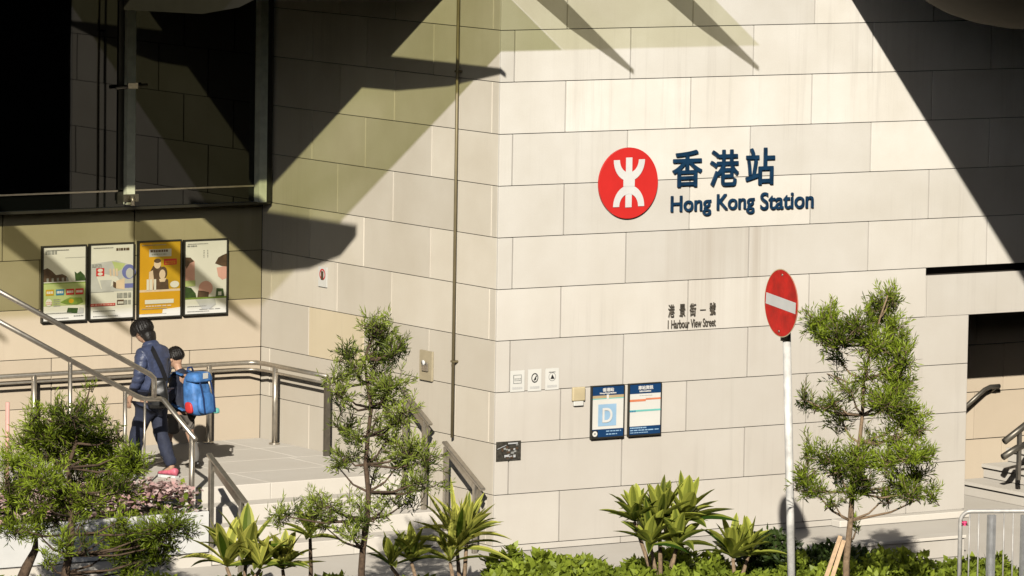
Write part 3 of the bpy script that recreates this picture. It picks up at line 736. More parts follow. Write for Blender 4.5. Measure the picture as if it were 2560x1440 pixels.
# wall rail round the recess
t = thing('wall_handrail', (-1, 4.5, ZL), 'long steel handrail following the recess walls behind the two people', 'handrail')
zr = -3.855+ZO
path = [(-9, YB-.16, zr), (-.45, YB-.16, zr), (-.28, YB-.17, zr), (-.19, YB-.22, zr), (-.16, YB-.34, zr), (-.16, 4.0, zr), (-.16, 3.05, zr)]
q = MB(); q.tube(path, .026, M['steel'], 12); q.build('top_rail', parent=t)
q = MB(); q.tube([(p[0], p[1]+.0, p[2]-.075) for p in path[:-1]]+[(-.16, 3.0, zr-.075)], .014, M['steel'], 8); q.build('lower_rail', parent=t)
for x, y in ((-6.2, YB-.16), (-4.45, YB-.16), (-2.9, YB-.16), (-.75, YB-.16), (-.16, 4.12)):
    q = MB(); q.tube([(x, y, ZL), (x, y, zr)], .03, M['steel'], 10); q.tube([(x, y, ZL), (x, y, ZL+.015)], .06, M['steel'], 12); q.build('post', parent=t)
q = MB(); q.box((-.19, 3.02, ZL), (-.13, 3.06, zr-.05), M['steel_dark']); q.build('end_post', parent=t)
# stair rail against the return wall, two lengths
def railz(y): return -3.85+ZO - .545*(1.50-y)
def sloped(name, x, ya, yb, label, posts, wall=True):
    t = thing(name, (x, yb, 0), label, 'handrail')
    q = MB(); q.flatbar((x, ya, railz(ya)), (x, yb, railz(yb)), (0, .48, .88), .06, .028, M['steel']); q.build('top_rail', parent=t, bevel=.008)
    q = MB(); q.flatbar((x+.02, ya-.02, railz(ya)-.085), (x+.02, yb+.05, railz(yb)-.085), (0, .48, .88), .012, .07, M['steel']); q.build('side_plate', parent=t)
    for y in posts:
        zb__ = LZ if y > NOSE_Y else max(0.0, LZ - RISE*(math.floor((NOSE_Y-y)/GOING)+1))
        q = MB(); q.box((x-.025, y-.022, zb__), (x+.025, y+.022, railz(y)-.025), M['steel']); q.build('post', parent=t, bevel=.006)
    return t
sloped('stair_handrail', -.17, 1.54, .97, 'upper steel stair rail along the return wall, mostly behind the middle tree', (1.46, 1.08))
sloped('stair_handrail', -.17, .70, -.05, 'lower steel stair rail along the return wall, nearest the stone corner', (.66, .10))
sloped('stair_handrail', -2.95, .76, .02, 'lower steel rail on the left side of the steps beside the planter', (.70, .10))
# double rail climbing to the left in front of the people
t = thing('stair_railing', (-3.3, 1.74, ZL), 'double steel railing sloping up to the left in front of the people', 'railing')
Yr = 1.74
lb = [wy(-40, 436, Yr), wy(100, 512.5, Yr), wy(196, 564, Yr), wy(206, 567, Yr), wy(228, 567, Yr), wy(233, 569, Yr)]
e0 = Vector((-2.95, 1.02, -4.14+ZO))
q = MB(); q.tube(lb + [e0], .027, M['steel'], 12); q.build('lower_rail', parent=t)
ub = [wy(-40, 393, Yr), wy(100, 470, Yr), wy(214, 532.5, Yr), wy(219, 538, Yr), wy(219.5, 550, Yr), wy(219, 566, Yr)]
q = MB(); q.tube(ub, .027, M['steel'], 12); q.build('upper_rail', parent=t)
for x, top in ((206, 567), (178, 556), (100, 513)):
    p = wy(x, top, Yr); q = MB(); q.tube([(p.x, Yr, LZ), (p.x, Yr, p.z)], .022 if x != 206 else .012, M['steel'], 10); q.build('post', parent=t)
q = MB(); q.tube([(-2.95, 1.09, LZ-RISE*2), (-2.95, 1.09, -4.10+ZO)], .03, M['steel'], 10); q.build('post', parent=t)
# pink-grey marker post at far left
p = gz(10, 702, LZ)
t = thing('marker_post', (p.x, p.y, LZ), 'slim pinkish post at the far left edge of the landing', 'post')
ptop = wy(8, 572, p.y)
q = MB(); q.tube([(p.x, p.y, LZ), (p.x, p.y, ptop.z)], .022, M['pink'], 10); q.build('shaft', parent=t)
q = MB(); q.tube([(p.x, p.y, LZ), (p.x, p.y, LZ+.02)], .06, M['steel'], 12); q.build('base', parent=t)
# entrance rails
def tuberail(path, label, r=.024, posts=()):
    t = thing('entrance_handrail', path[0], label, 'handrail')
    q = MB(); q.tube(path, r, M['steel_dark'], 10); q.build('rail', parent=t)
    for a, bq in posts: q = MB(); q.tube([a, bq], .014, M['steel_dark'], 8); q.build('bracket', parent=t)
Y1 = RB-.09
pth = [wy(1368, 583, Y1), wy(1400, 554, Y1), wy(1408, 550, Y1), wy(1421, 549, Y1)]
tuberail(pth, 'short steel handrail fixed to the entrance side wall', .026, [(pth[1]+Vector((0,0,-.02)), pth[1]+Vector((0,.085,-.07))), (pth[3]+Vector((-.05,0,-.02)), pth[3]+Vector((-.05,.085,-.07)))])
Y2 = .25
pu = [wy(1428, 628, Y2), wy(1456, 606, Y2), wy(1500, 571, Y2)]; pl_ = [wy(1426, 650, Y2), wy(1446, 637, Y2), wy(1500, 615, Y2)]
t = thing('entrance_stair_rail', (pu[0].x, Y2, .4), 'dark double rail at the right edge on the entrance steps', 'handrail')
q = MB(); q.tube(pu, .038, M['steel_dark'], 10); q.build('upper_rail', parent=t)
q = MB(); q.tube(pl_, .038, M['steel_dark'], 10); q.build('lower_rail', parent=t)
q = MB(); xx = wy(1447, 640, Y2).x; q.box((xx, Y2-.02, .3), (xx+.04, Y2+.02, wy(1447, 615, Y2).z), M['steel']); q.build('post', parent=t)

# ================================================================== NO ENTRY SIGN
pb_ = gz(1126.5, 876); 
def onplane(x, y, P): # point on the vertical plane through P facing the camera
    d = FW + RT*((x*S-1280)/FPX) - UP*((y*S-720)/FPX); tt = (Vector(P)-CAM).dot(FH)/d.dot(FH); return CAM + d*tt
t = thing('no_entry_sign', (pb_.x, pb_.y, 0), 'red round no entry sign on a white pole', 'road sign')
ptop = onplane(1118.5, 472, pb_)
q = MB(); q.tube([pb_, pb_.lerp(ptop, .5), ptop], .040, M['wornwhite'], 16); q.build('pole', parent=t)
pm = onplane(1117, 480, pb_); q = MB(); q.tube([pm-Vector((0,0,.03)), pm+Vector((0,0,.03))], .05, M['steel_dark'], 14); q.build('clamp', parent=t)
sc_ = onplane(1110.5, 430, pb_) - FH*.06
ang = math.radians(63.5)
nrm = (-RH*math.sin(ang) - FH*math.cos(ang)).normalized()
up_ = Vector((0,0,1)); up_ = (up_ - nrm*up_.dot(nrm)).normalized(); hx = up_.cross(nrm).normalized()
rollA = math.radians(-4.5); hx, up_ = hx*math.cos(rollA)+up_*math.sin(rollA), up_*math.cos(rollA)-hx*math.sin(rollA)
RS = .318
q = MB(); seg = 56
F = [sc_ + (hx*math.cos(2*PI*i/seg)+up_*math.sin(2*PI*i/seg))*RS + nrm*.004 for i in range(seg)]; Bk = [p - nrm*.012 for p in F]
q.faces(F+Bk, [tuple(range(seg)), tuple(range(seg, 2*seg))[::-1]]+[(i, i+seg, (i+1) % seg+seg, (i+1) % seg) for i in range(seg)], M['signred'])
q.build('disc', parent=t)
q = MB(); q.face([sc_+hx*a*RS*.92+up_*c_*RS*.17+nrm*.0062 for a, c_ in ((-1,-1),(1,-1),(1,1),(-1,1))], M['white']); q.build('white_bar', parent=t)
q = MB(); rr = [sc_+(hx*math.cos(2*PI*i/seg)+up_*math.sin(2*PI*i/seg))*RS*k_+nrm*.002 for k_ in (1.002, 1.03) for i in range(seg)]
q.faces(rr, [(i, i+seg, (i+1) % seg+seg, (i+1) % seg) for i in range(seg)], M['beigebox']); q.build('rim', parent=t)
q = MB()
for v in (.86, -.86): 
    q = MB(); c0 = sc_+up_*RS*v+nrm*.005; q.tube([c0, c0+nrm*.006], .012, M['steel'], 10); q.build('bolt', parent=t)
q = MB(); q.flatbar(sc_-nrm*.03-hx*.2, sc_-nrm*.03+hx*.2, up_, .03, .04, M['steel']); q.build('bracket', parent=t); q = MB(); q.flatbar(sc_-nrm*.03-up_*.3, sc_-nrm*.03+up_*.02, hx, .03, .05, M['steel']); q.build('bracket', parent=t)

# ================================================================== BARRIER bottom right
pa = gz(1374, 868)
def onp(x, y): return onplane(x, y, pa)
t = thing('hoop_barrier', (pa.x, pa.y, 0), 'pale galvanised hoop barrier with pink ribbon at the lower right', 'barrier')
def hoop(xa, xb, ytop, r, m):
    q = MB(); a0_, a1_ = onp(xa, ytop), onp(xb, ytop-1)
    rr_ = .10; dx_ = (a1_-a0_).normalized()
    ar = [a0_ + dx_*rr_*(1-math.cos(k*PI/12)) + Vector((0,0,-rr_*(1-math.sin(k*PI/12)))) for k in range(7)]
    br = [a1_ - dx_*rr_*(1-math.cos(k*PI/12)) + Vector((0,0,-rr_*(1-math.sin(k*PI/12)))) for k in range(6, -1, -1)]
    pth = [Vector((a0_.x, a0_.y, 0))] + ar + br + [Vector((a1_.x, a1_.y, 0))]
    q.tube(pth, r, m, 10); return q
hoop(1366, 1520, 727, .021, M['galvwhite']).build('hoop', parent=t)
for xx in (1407, 1413, 1454.5):
    p = onp(xx, 732); q = MB(); q.box((p.x-.017, p.y-.017, 0), (p.x+.017, p.y+.017, p.z), M['galv']); q.build('post', parent=t)
for xx in (1379, 1392, 1428, 1441, 1470, 1483):
    p = onp(xx, 729); q = MB(); q.tube([(p.x, p.y, .1), (p.x, p.y, p.z)], .008, M['galvwhite'], 6); q.build('bar', parent=t)
rb = onp(1371, 744)
t = thing('ribbon', rb, 'bright pink ribbon tied on the left hoop of the barrier', 'ribbon')
q = MB()
for _ in range(9):
    a = rnd.uniform(0, 2*PI); d = Vector((math.cos(a), math.sin(a)*.5, rnd.uniform(-.6, .8)))*.05; n_ = d.cross(Vector((0,.3,1))).normalized()*.014
    q.face([rb-FH*.03, rb-FH*.03+d*.5+n_, rb-FH*.03+d, rb-FH*.03+d*.5-n_], M['ribbon'])
q.tube([rb-Vector((0,0,.02)), rb+Vector((0,0,.02))], .028, M['ribbon'], 8)
q.build('bow', parent=t)

# ================================================================== PLANTER
pr = gz(298, 783); 
XP1 = pr.x-.02; YP0 = 1.0
pr = wy(298, 783, YP0)
x1p = wy(297, 770, .62).x; yp0 = .62
zt_p = wy(297, 727, yp0).z
t = thing('planter', (x1p-1.5, yp0, 0), 'long white planter box below the landing at the left', 'planter')
q = MB(); zb_p = wy(297, 785, yp0).z
q.box((-8, yp0, zb_p), (x1p, yp0+.05, zt_p), M['white']); q.box((x1p-.05, yp0+.051, zb_p), (x1p, NOSE_Y-.01, zt_p), M['white']); q.build('wall', parent=t, bevel=.006)
q = MB(); q.box((-8, yp0+.052, 0.3), (x1p-.052, NOSE_Y-.01, zt_p-.05), M['soil']); q.build('earth', parent=t)
q = MB(); q.box((-8, yp0-.02, 0), (x1p+.02, NOSE_Y-.01, zb_p-.012), M['paving'], .6); q.build('base', parent=t)

# ================================================================== VEGETATION
def leafquad(q, p, d, L, wdt, m, tone, nrmv=None, bend=0.0):
    d = d.normalized()
    nv = nrmv or Vector((rnd.gauss(0, 1), rnd.gauss(0, 1), rnd.gauss(0, 1)))
    sd_ = d.cross(nv)
    if sd_.length < 1e-4: sd_ = d.cross(Vector((0,0,1)))
    sd_.normalize(); sd_ *= wdt/2
    mid = p + d*L*.5
    q.face([p, mid+sd_, p+d*L, mid-sd_], m, tone)
def rvec(): 
    while True:
        v = Vector((rnd.uniform(-1,1), rnd.uniform(-1,1), rnd.uniform(-1,1)))
        if .05 < v.length < 1: return v
def conifer(name, base_px, trunk_px, clumps, label, matn, trunk_r=.035, bark='bark', leafL=.072, leafW=.0105, dens=1.0, extra=None, depthspread=.35):
    base = gz(*base_px)
    t = thing(name, base, label, 'tree')
    P = lambda x, y, d=0: onplane(x, y, base + FH*d)
    tp = [P(x, y) + FH*rnd.uniform(-.02, .02) for x, y in trunk_px]
    tp[0] = Vector((base.x, base.y, -.05))
    n = len(tp)
    q = MB(); q.tube(tp, [trunk_r*(1-.8*i/(n-1)) for i in range(n)], M[bark], 9)
    leaf = MB()
    for (cx, cy, rx, ry, nt_) in clumps:
        ctr = P(cx, cy, rnd.uniform(-depthspread, depthspread))
        s_ = FPX/S/ (base-CAM).dot(FW)                    # px per metre
        RX, RY = rx/s_, ry/s_
        # limb from the trunk to the clump
        j = min(range(n), key=lambda i: abs(tp[i].z-(ctr.z-.15)) + (0 if i < n-1 else .3)); a = tp[j]
        midp = a.lerp(ctr, .5) + Vector((0,0,-.05))
        q.tube([a, midp, ctr], [.014, .010, .005], M[bark], 6)
        ctone = rnd.choice([-.34, -.2, -.05, .08, .2, .3])+rnd.uniform(-.05, .05)
        for _ in range(max(4, int(nt_*dens*rnd.uniform(.45, 1.3)))):
            v = rvec(); o_ = ctr + RH*v.x*RX + FH*v.y*max(RX, .18)*1.0 + Vector((0,0,1))*v.z*RY
            dirv = (RH*v.x*RX*1.2 + FH*v.y*.18 + Vector((0,0,1))*(v.z*RY*1.1+.07) + rvec()*.11).normalized()
            Lt = rnd.uniform(.09, .26)
            st = o_ - dirv*Lt*.5
            if rnd.random() < .5: q.tube([ctr.lerp(st, .15), st, st+dirv*Lt], [.005, .004, .002], M[bark], 4, caps=False)
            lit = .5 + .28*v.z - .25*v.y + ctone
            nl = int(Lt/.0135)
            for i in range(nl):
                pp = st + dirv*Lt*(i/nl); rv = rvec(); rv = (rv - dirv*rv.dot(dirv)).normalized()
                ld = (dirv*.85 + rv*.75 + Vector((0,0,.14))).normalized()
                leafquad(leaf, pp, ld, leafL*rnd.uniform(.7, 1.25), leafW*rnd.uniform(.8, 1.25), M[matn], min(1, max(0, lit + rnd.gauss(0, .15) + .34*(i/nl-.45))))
    q.build('trunk', parent=t)
    leaf.build('crown', parent=t)
    return t, base
# right tree
TR = lambda x, y: zoomp(x, y, 1840, 500, 1.6375)
clR = []
def cz(lst, x, y, rx, ry, n): 
    c_ = zoomp(x, y, 1840, 500, 1.6375); lst.append((c_[0], c_[1], rx/3.2, ry/2.95, n))
for a in ((635,385,28,34,26),(600,430,62,50,60),(580,480,50,40,40),(640,520,66,60,70),(330,500,55,48,60),(390,470,34,40,34),(365,560,55,60,62),(430,560,66,62,80),(410,640,34,50,32),(500,520,62,52,70),(560,590,72,62,90),(660,600,60,62,70),(620,680,80,62,100),(690,640,40,50,34),(540,700,50,60,40),(660,760,72,62,90),(600,800,70,50,80),(470,780,50,46,30),(400,720,30,34,14),(550,470,30,30,18)): cz(clR, *a)
def cz2(lst, x, y, rx, ry, n): 
    c_ = zoomp(x, y, 1840, 940, 1.6375); lst.append((c_[0], c_[1], rx/3.2, ry/2.95, n))
for a in ((275,95,34,42,34),(330,120,50,34,34),(400,110,46,34,34),(430,180,62,60,54),(620,110,100,62,120),(700,170,80,52,90),(660,240,80,62,84),(750,220,42,36,34),(300,310,48,46,44),(370,330,70,56,60),(280,430,44,60,50),(320,470,62,44,50),(420,390,60,62,60),(500,330,62,60,64),(520,420,70,62,70),(470,480,60,34,46),(620,350,80,56,80),(720,330,82,50,76),(770,320,44,36,26),(680,440,66,46,56),(620,490,44,34,34),(720,480,50,32,34),(800,480,44,44,46),(740,400,54,40,30),(560,260,50,40,24),(500,610,22,18,7),(400,520,34,24,12)): cz2(clR, *a)
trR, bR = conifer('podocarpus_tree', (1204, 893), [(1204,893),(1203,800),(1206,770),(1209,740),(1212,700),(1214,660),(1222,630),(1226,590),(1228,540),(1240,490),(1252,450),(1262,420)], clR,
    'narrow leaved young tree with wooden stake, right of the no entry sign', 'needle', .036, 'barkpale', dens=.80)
# timber props of the right tree
t = thing('timber_stake', gz(1168, 893), 'slanting pale wooden stakes propping the young tree at right', 'stake')
for xa, ya, xb, yb in ((1160, 862, 1195, 762), (1170, 862, 1200, 768)):
    q = MB(); q.flatbar(onplane(xa, ya, bR-FH*.12), onplane(xb, yb, bR-FH*.05), RH, .028, .04, M['stake']); q.build('pole', parent=t)
# middle tree
clM = []
def cm(x, y, rx, ry, n): 
    c_ = zoomp(x, y, 600, 500, 1.6375); clM.append((c_[0], c_[1], rx/2.88, ry/2.88, n))
for a in ((545,510,40,40,40),(600,500,30,30,20),(580,560,56,40,54),(530,560,34,34,20),(620,620,54,50,54),(560,640,50,40,44),(660,600,32,34,20),(440,625,34,34,30),(470,680,50,44,40),(400,730,44,52,44),(410,780,40,36,30),(560,710,56,44,54),(620,760,70,52,74),(540,780,40,44,34),(480,720,40,36,16)): cm(*a)
def cm2(x, y, rx, ry, n):
    c_ = zoomp(x, y, 600, 940, 1.6375); clM.append((c_[0], c_[1], rx/2.88, ry/2.88, n))
for a in ((600,90,62,56,60),(660,150,62,56,60),(640,190,50,40,30),(430,110,50,34,26),(430,210,56,44,44),(480,250,60,44,40),(560,170,40,40,20),(600,260,70,52,60),(700,300,80,52,80),(760,350,70,50,60),(660,350,60,50,50),(430,330,60,46,50),(400,370,30,30,14),(540,330,60,54,44),(740,430,66,52,64),(800,450,44,34,26),(680,450,50,44,34),(620,500,60,44,44),(690,510,54,36,34),(540,420,44,60,30),(480,520,60,50,40),(300,560,80,46,64),(220,560,60,36,44),(160,570,34,46,26),(300,500,40,28,18),(370,530,70,52,56),(340,610,60,40,34),(430,600,70,46,54),(500,600,44,50,36),(570,560,50,44,36),(460,650,60,26,24)): cm2(*a)
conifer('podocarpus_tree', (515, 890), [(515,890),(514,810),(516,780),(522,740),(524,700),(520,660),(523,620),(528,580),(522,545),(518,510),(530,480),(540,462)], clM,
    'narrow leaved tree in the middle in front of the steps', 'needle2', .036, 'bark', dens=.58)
# left tree
clL = []
def cl(x, y, rx, ry, n):
    c_ = zoomp(x, y, 0, 940, 1.6375); clL.append((c_[0], c_[1], rx/2.88, ry/2.88, n))
for a in ((340,100,30,40,10),(370,40,24,30,6),(230,130,40,36,26),(150,160,44,36,30),(300,170,90,50,90),(400,170,56,46,40),(200,230,100,56,120),(120,270,80,44,80),(60,350,60,44,60),(320,250,110,60,150),(420,260,70,50,70),(480,250,34,40,24),(530,310,30,34,24),(230,320,110,60,150),(360,340,110,60,150),(450,350,80,56,90),(530,370,60,50,64),(120,390,70,50,54),(180,420,90,60,100),(300,430,100,60,130),(420,430,80,56,90),(500,440,60,46,50),(540,470,40,36,24),(40,440,62,60,70),(60,500,60,50,60),(160,510,80,56,70),(260,520,80,56,80),(360,500,80,50,60),(230,590,70,50,56),(330,600,60,46,34),(60,620,80,50,60),(150,640,60,50,44),(250,690,60,56,44),(200,760,40,40,22),(340,680,40,36,14),(500,590,44,50,24),(480,700,70,50,60),(560,680,90,56,100),(640,640,90,46,90),(700,610,70,40,64),(770,640,30,26,16),(560,760,90,50,90),(640,740,70,50,64),(460,640,50,40,26),(680,690,50,40,34),(520,800,70,34,50)): cl(*a)
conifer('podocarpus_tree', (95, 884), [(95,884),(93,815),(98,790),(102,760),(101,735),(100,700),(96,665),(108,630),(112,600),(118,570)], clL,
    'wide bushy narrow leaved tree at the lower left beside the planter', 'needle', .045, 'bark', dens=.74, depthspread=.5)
t = thing('bare_trunk', gz(20, 850), 'leaning dark bare trunk at the bottom left corner', 'tree')
q = MB(); bp_ = gz(20, 850); q.tube([bp_, onplane(38, 806, bp_), onplane(50, 782, bp_), onplane(52, 760, bp_)], [.06, .05, .035, .012], M['bark'], 9); q.build('trunk', parent=t)

# strap leaved plants
def strapleaf(q, p, az_, L, wdt, lift, droop, m, tone, seg=6, fold=.25):
    h = RH*math.cos(az_) + FH*math.sin(az_)
    pts = []; 
    for i in range(seg+1):
        s_ = i/seg; pts.append(p + h*(L*math.cos(lift)*s_*(1+.0*s_)) + Vector((0,0,1))*(L*(math.sin(lift)*s_ - droop*s_*s_)))
    sdv = h.cross(Vector((0,0,1))).normalized()
    tw = rnd.uniform(-.5, .5); sdv = (sdv*math.cos(tw)+Vector((0,0,1))*math.sin(tw)).normalized()
    wdt *= 1.6*rnd.uniform(.7, 1.15); prof = [.35, .72, 1, .98, .8, .48, .03]
    for i in range(seg):
        w0, w1 = prof[i]*wdt/2, prof[i+1]*wdt/2; up0 = Vector((0,0,1))
        e0_, e1_ = up0*w0*fold*2, up0*w1*fold*2
        for sg, tt in ((1, tone), (-1, tone*.75)):
            # dark centre, pale margin
            a_, b_ = pts[i], pts[i+1]
            m0, m1 = a_+sdv*sg*w0*.55+e0_*.55, b_+sdv*sg*w1*.55+e1_*.55
            o0, o1 = a_+sdv*sg*w0+e0_, b_+sdv*sg*w1+e1_
            q.face([a_, b_, m1, m0], m, max(0, tt-.22), True); q.face([m0, m1, o1, o0], m, min(1, tt+.25), True)
def strap_plant(base, crowns, label, matn, stem='barkpale', group=None, nm='dracaena_plant'):
    t = thing(nm, base, label, 'plant', group)
    q = MB(); lf = MB()
    for (x, y, nl, L, wdt, d) in crowns:
        c_ = onplane(x, y, base+FH*d)
        q.tube([Vector((base.x, base.y, -.03)), base.lerp(c_, .5)+rvec()*.03, c_], [.026, .022, .016], M[stem], 8)
        for i in range(nl):
            u = i/nl; az_ = i*2.4+rnd.uniform(-.4, .4); lift = .30+1.1*u+rnd.uniform(-.15, .15); 
            LL = L*rnd.uniform(.75, 1.1)*(1-.15*u)
            strapleaf(lf, c_+Vector((0,0,.06*u)), az_, LL, wdt*rnd.uniform(.8, 1.1), lift, rnd.uniform(.12, .42)*(1-u*.6), M[matn], min(1, max(.05, .46+.40*u+rnd.gauss(0, .20))))
    q.build('stem', parent=t); lf.build('leaves', parent=t)
strap_plant(gz(655, 858), [(650, 782, 30, .74, .062, 0), (664, 764, 20, .56, .06, .05), (640, 800, 12, .62, .06, -.1)], 'yellow green strap leaved plant in front of the stone corner', 'strap')
strap_plant(gz(940, 858), [(938, 744, 30, .52, .085, 0), (902, 742, 20, .46, .075, -.1), (974, 742, 24, .52, .085, .1), (925, 776, 22, .52, .09, -.15), (962, 778, 16, .48, .09, -.1)], 'large bushy broad strap leaved plant below the exit boards', 'strapdark')
strap_plant(gz(1045, 854), [(1042, 794, 22, .50, .075, 0), (1064, 790, 14, .46, .065, .05)], 'low strap leaved plant between the large bushy one and the sign pole', 'strapdark')
strap_plant(gz(340, 862), [(322, 806, 18, .66, .085, 0), (350, 796, 14, .66, .09, .1), (370, 810, 10, .5, .08, -.1)], 'yellow green broad leaved plant at bottom left beside the rail post', 'strap')
strap_plant(gz(400, 860), [(402, 810, 22, .50, .065, 0)], 'bright yellow green plant left of the slim bare stemmed one', 'strap')
strap_plant(gz(440, 860), [(441, 766, 11, .38, .06, 0)], 'slim single stemmed plant with few leaves left of the middle tree', 'strapdark', 'bark')
strap_plant(gz(600, 860), [(585, 800, 16, .46, .07, 0), (556, 806, 10, .42, .07, -.1)], 'broad leaved dark green plant at the foot of the middle tree', 'strapdark')

# ground cover hedge (uncountable)
def cover(name, xs, ytop, depth, n, matn, Ls=(.05, .12), lump=.5, label=None):
    q = MB()
    for _ in range(n):
        x = rnd.uniform(*xs); dd_ = rnd.random()**1.3*depth
        g = gz(x, 838) - FH*dd_; g.z = 0
        yt = ytop(x) if callable(ytop) else ytop
        hmax = onplane(x, yt, Vector((gz(x, 838).x, gz(x, 838).y, 0))).z
        hn = hmax*(.72+.28*math.sin(g.x*5.1+math.sin(g.y*4)*1.7)*math.cos(g.y*6.3+g.x*2)) + .05*math.sin(g.x*17)*math.sin(g.y*15)
        z = max(.02, hn*(1-rnd.random()**2.2*.55)); hmax = max(hmax, .1)
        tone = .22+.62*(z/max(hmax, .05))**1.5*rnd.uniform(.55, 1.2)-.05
        d = rvec(); d.z = abs(d.z)*.6+.15
        L = rnd.uniform(*Ls); nv = Vector((rnd.gauss(0,.6), rnd.gauss(0,.6), 1))
        leafquad(q, Vector((g.x, g.y, z)), d, L, L*.55, M[matn], min(1, max(0, tone)), nv)
    return tag(q.build(name), kind='stuff')
tag(cover('ground_cover', (690, 1520), lambda x: 789+8*math.sin(x*.031)+5*math.sin(x*.11) + (10 if x > 1270 else 0), 2.2, 26000, 'hedge'), 'dense bright green leafy ground cover along the bottom right', 'ground cover')
tag(cover('low_undergrowth', (-60, 690), lambda x: 826+6*math.sin(x*.05), 2.0, 7000, 'hedge'), 'low green undergrowth along the bottom left', 'ground cover')
# dark shrubs
def shrub(px, rx, hgt, n, matn, label, Ls=(.04, .08), nm='shrub', dback=0.0):
    base = gz(*px) + FH*dback; base.z = 0
    t = thing(nm, base, label, 'shrub')
    q = MB(); st = MB()
    for _ in range(12):
        v = rvec(); st.tube([base, base+RH*v.x*rx*.4+FH*v.y*rx*.4+Vector((0,0,hgt*.5)), base+RH*v.x*rx*.8+FH*v.y*rx*.8+Vector((0,0,hgt*(.7+.3*abs(v.z))))], [.010, .007, .003], M['bark'], 5)
    for _ in range(n):
        v = rvec(); p = base+RH*v.x*rx+FH*v.y*rx+Vector((0,0,hgt*(.5+.5*v.z)))
        p += rvec()*.05
        d = rvec()+Vector((0,0,.3)); L = rnd.uniform(*Ls)
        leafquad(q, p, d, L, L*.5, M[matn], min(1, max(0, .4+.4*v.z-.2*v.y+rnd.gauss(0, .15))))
    st.build('stem', parent=t); q.build('leaves', parent=t)
shrub((1095, 840), .34, .58, 2300, 'hedgedark', 'dark leafy shrub between the low strap leaved plant and the sign pole', (.05, .10))
shrub((1190, 842), .42, .46, 2400, 'hedgedark', 'dark low shrub at the foot of the staked tree', (.05, .10))
shrub((800, 846), .50, .34, 2400, 'hedge', 'light green shrub in front of the wall left of the bushy plant', (.05, .10))
shrub((1262, 846), .52, .42, 2600, 'hedge', 'bright green shrub right of the staked tree', (.05, .11))
# flowers in the planter
q = MB()
for _ in range(5200):
    x = rnd.uniform(-7, x1p-.04); y = rnd.uniform(yp0+.03, NOSE_Y-.05)
    z = zt_p + .04+.20*rnd.random()**.6 + .05*math.sin(x*7)*math.sin(y*9)
    edge = y < yp0+.14
    isf = rnd.random() < (.35 if edge else .90)
    if edge: z -= rnd.random()*.22; y -= .05*rnd.random()
    d = rvec(); d.z = abs(d.z)*.4; L = rnd.uniform(.045, .085)
    leafquad(q, Vector((x, y, z)), d, L, L*.8, M['flower'] if isf else M['hedge'], rnd.random(), Vector((rnd.gauss(0,.5), rnd.gauss(0,.5), 1)))
tag(q.build('flower_bed'), 'mass of pale pink flowers filling the white planter', 'flowers', kind='stuff')

# ================================================================== PEOPLE
def skinmesh(verts, edges, radii, root=0, sub=2):
    me = bpy.data.meshes.new('sk'); me.from_pydata([tuple(v) for v in verts], edges, [])
    o = bpy.data.objects.new('sk', me); COL.objects.link(o)
    o.modifiers.new('skin', 'SKIN'); s_ = o.modifiers.new('sub', 'SUBSURF'); s_.levels = sub; s_.render_levels = sub
    sv = me.skin_vertices[0].data
    for i, r_ in enumerate(radii):
        sv[i].radius = r_ if isinstance(r_, tuple) else (r_, r_); sv[i].use_root = (i == root)
    bpy.context.view_layer.update()
    dg = bpy.context.evaluated_depsgraph_get(); dg.update()
    out = bpy.data.meshes.new_from_object(o.evaluated_get(dg))
    bpy.data.objects.remove(o); bpy.data.meshes.remove(me)
    for p in out.polygons: p.use_smooth = True
    return out
class Fig:
    def __init__(s, origin): s.o = Vector(origin); s.reset()
    def reset(s): s.n = {}; s.v = []; s.r = []; s.e = []
    def W(s, a): return s.o + RH*a[0] + FH*a[1] + Vector((0,0,a[2]))
    def add(s, k, p, r_): s.n[k] = len(s.v); s.v.append(s.W(p)); s.r.append(r_)
    def link(s, *ks):
        for a, c_ in zip(ks, ks[1:]): s.e.append((s.n[a], s.n[c_]))
    def make(s, name, m, parent, root, sub=2, fx=None):
        me = skinmesh(s.v, s.e, s.r, s.n[root], sub)
        if fx: fx(me)
        me.materials.clear(); me.materials.append(m); me.name = name
        o = bpy.data.objects.new(name, me); COL.objects.link(o)
        o.parent = parent; o.matrix_parent_inverse = Matrix.Translation(parent.location).inverted()
        s.reset(); return o
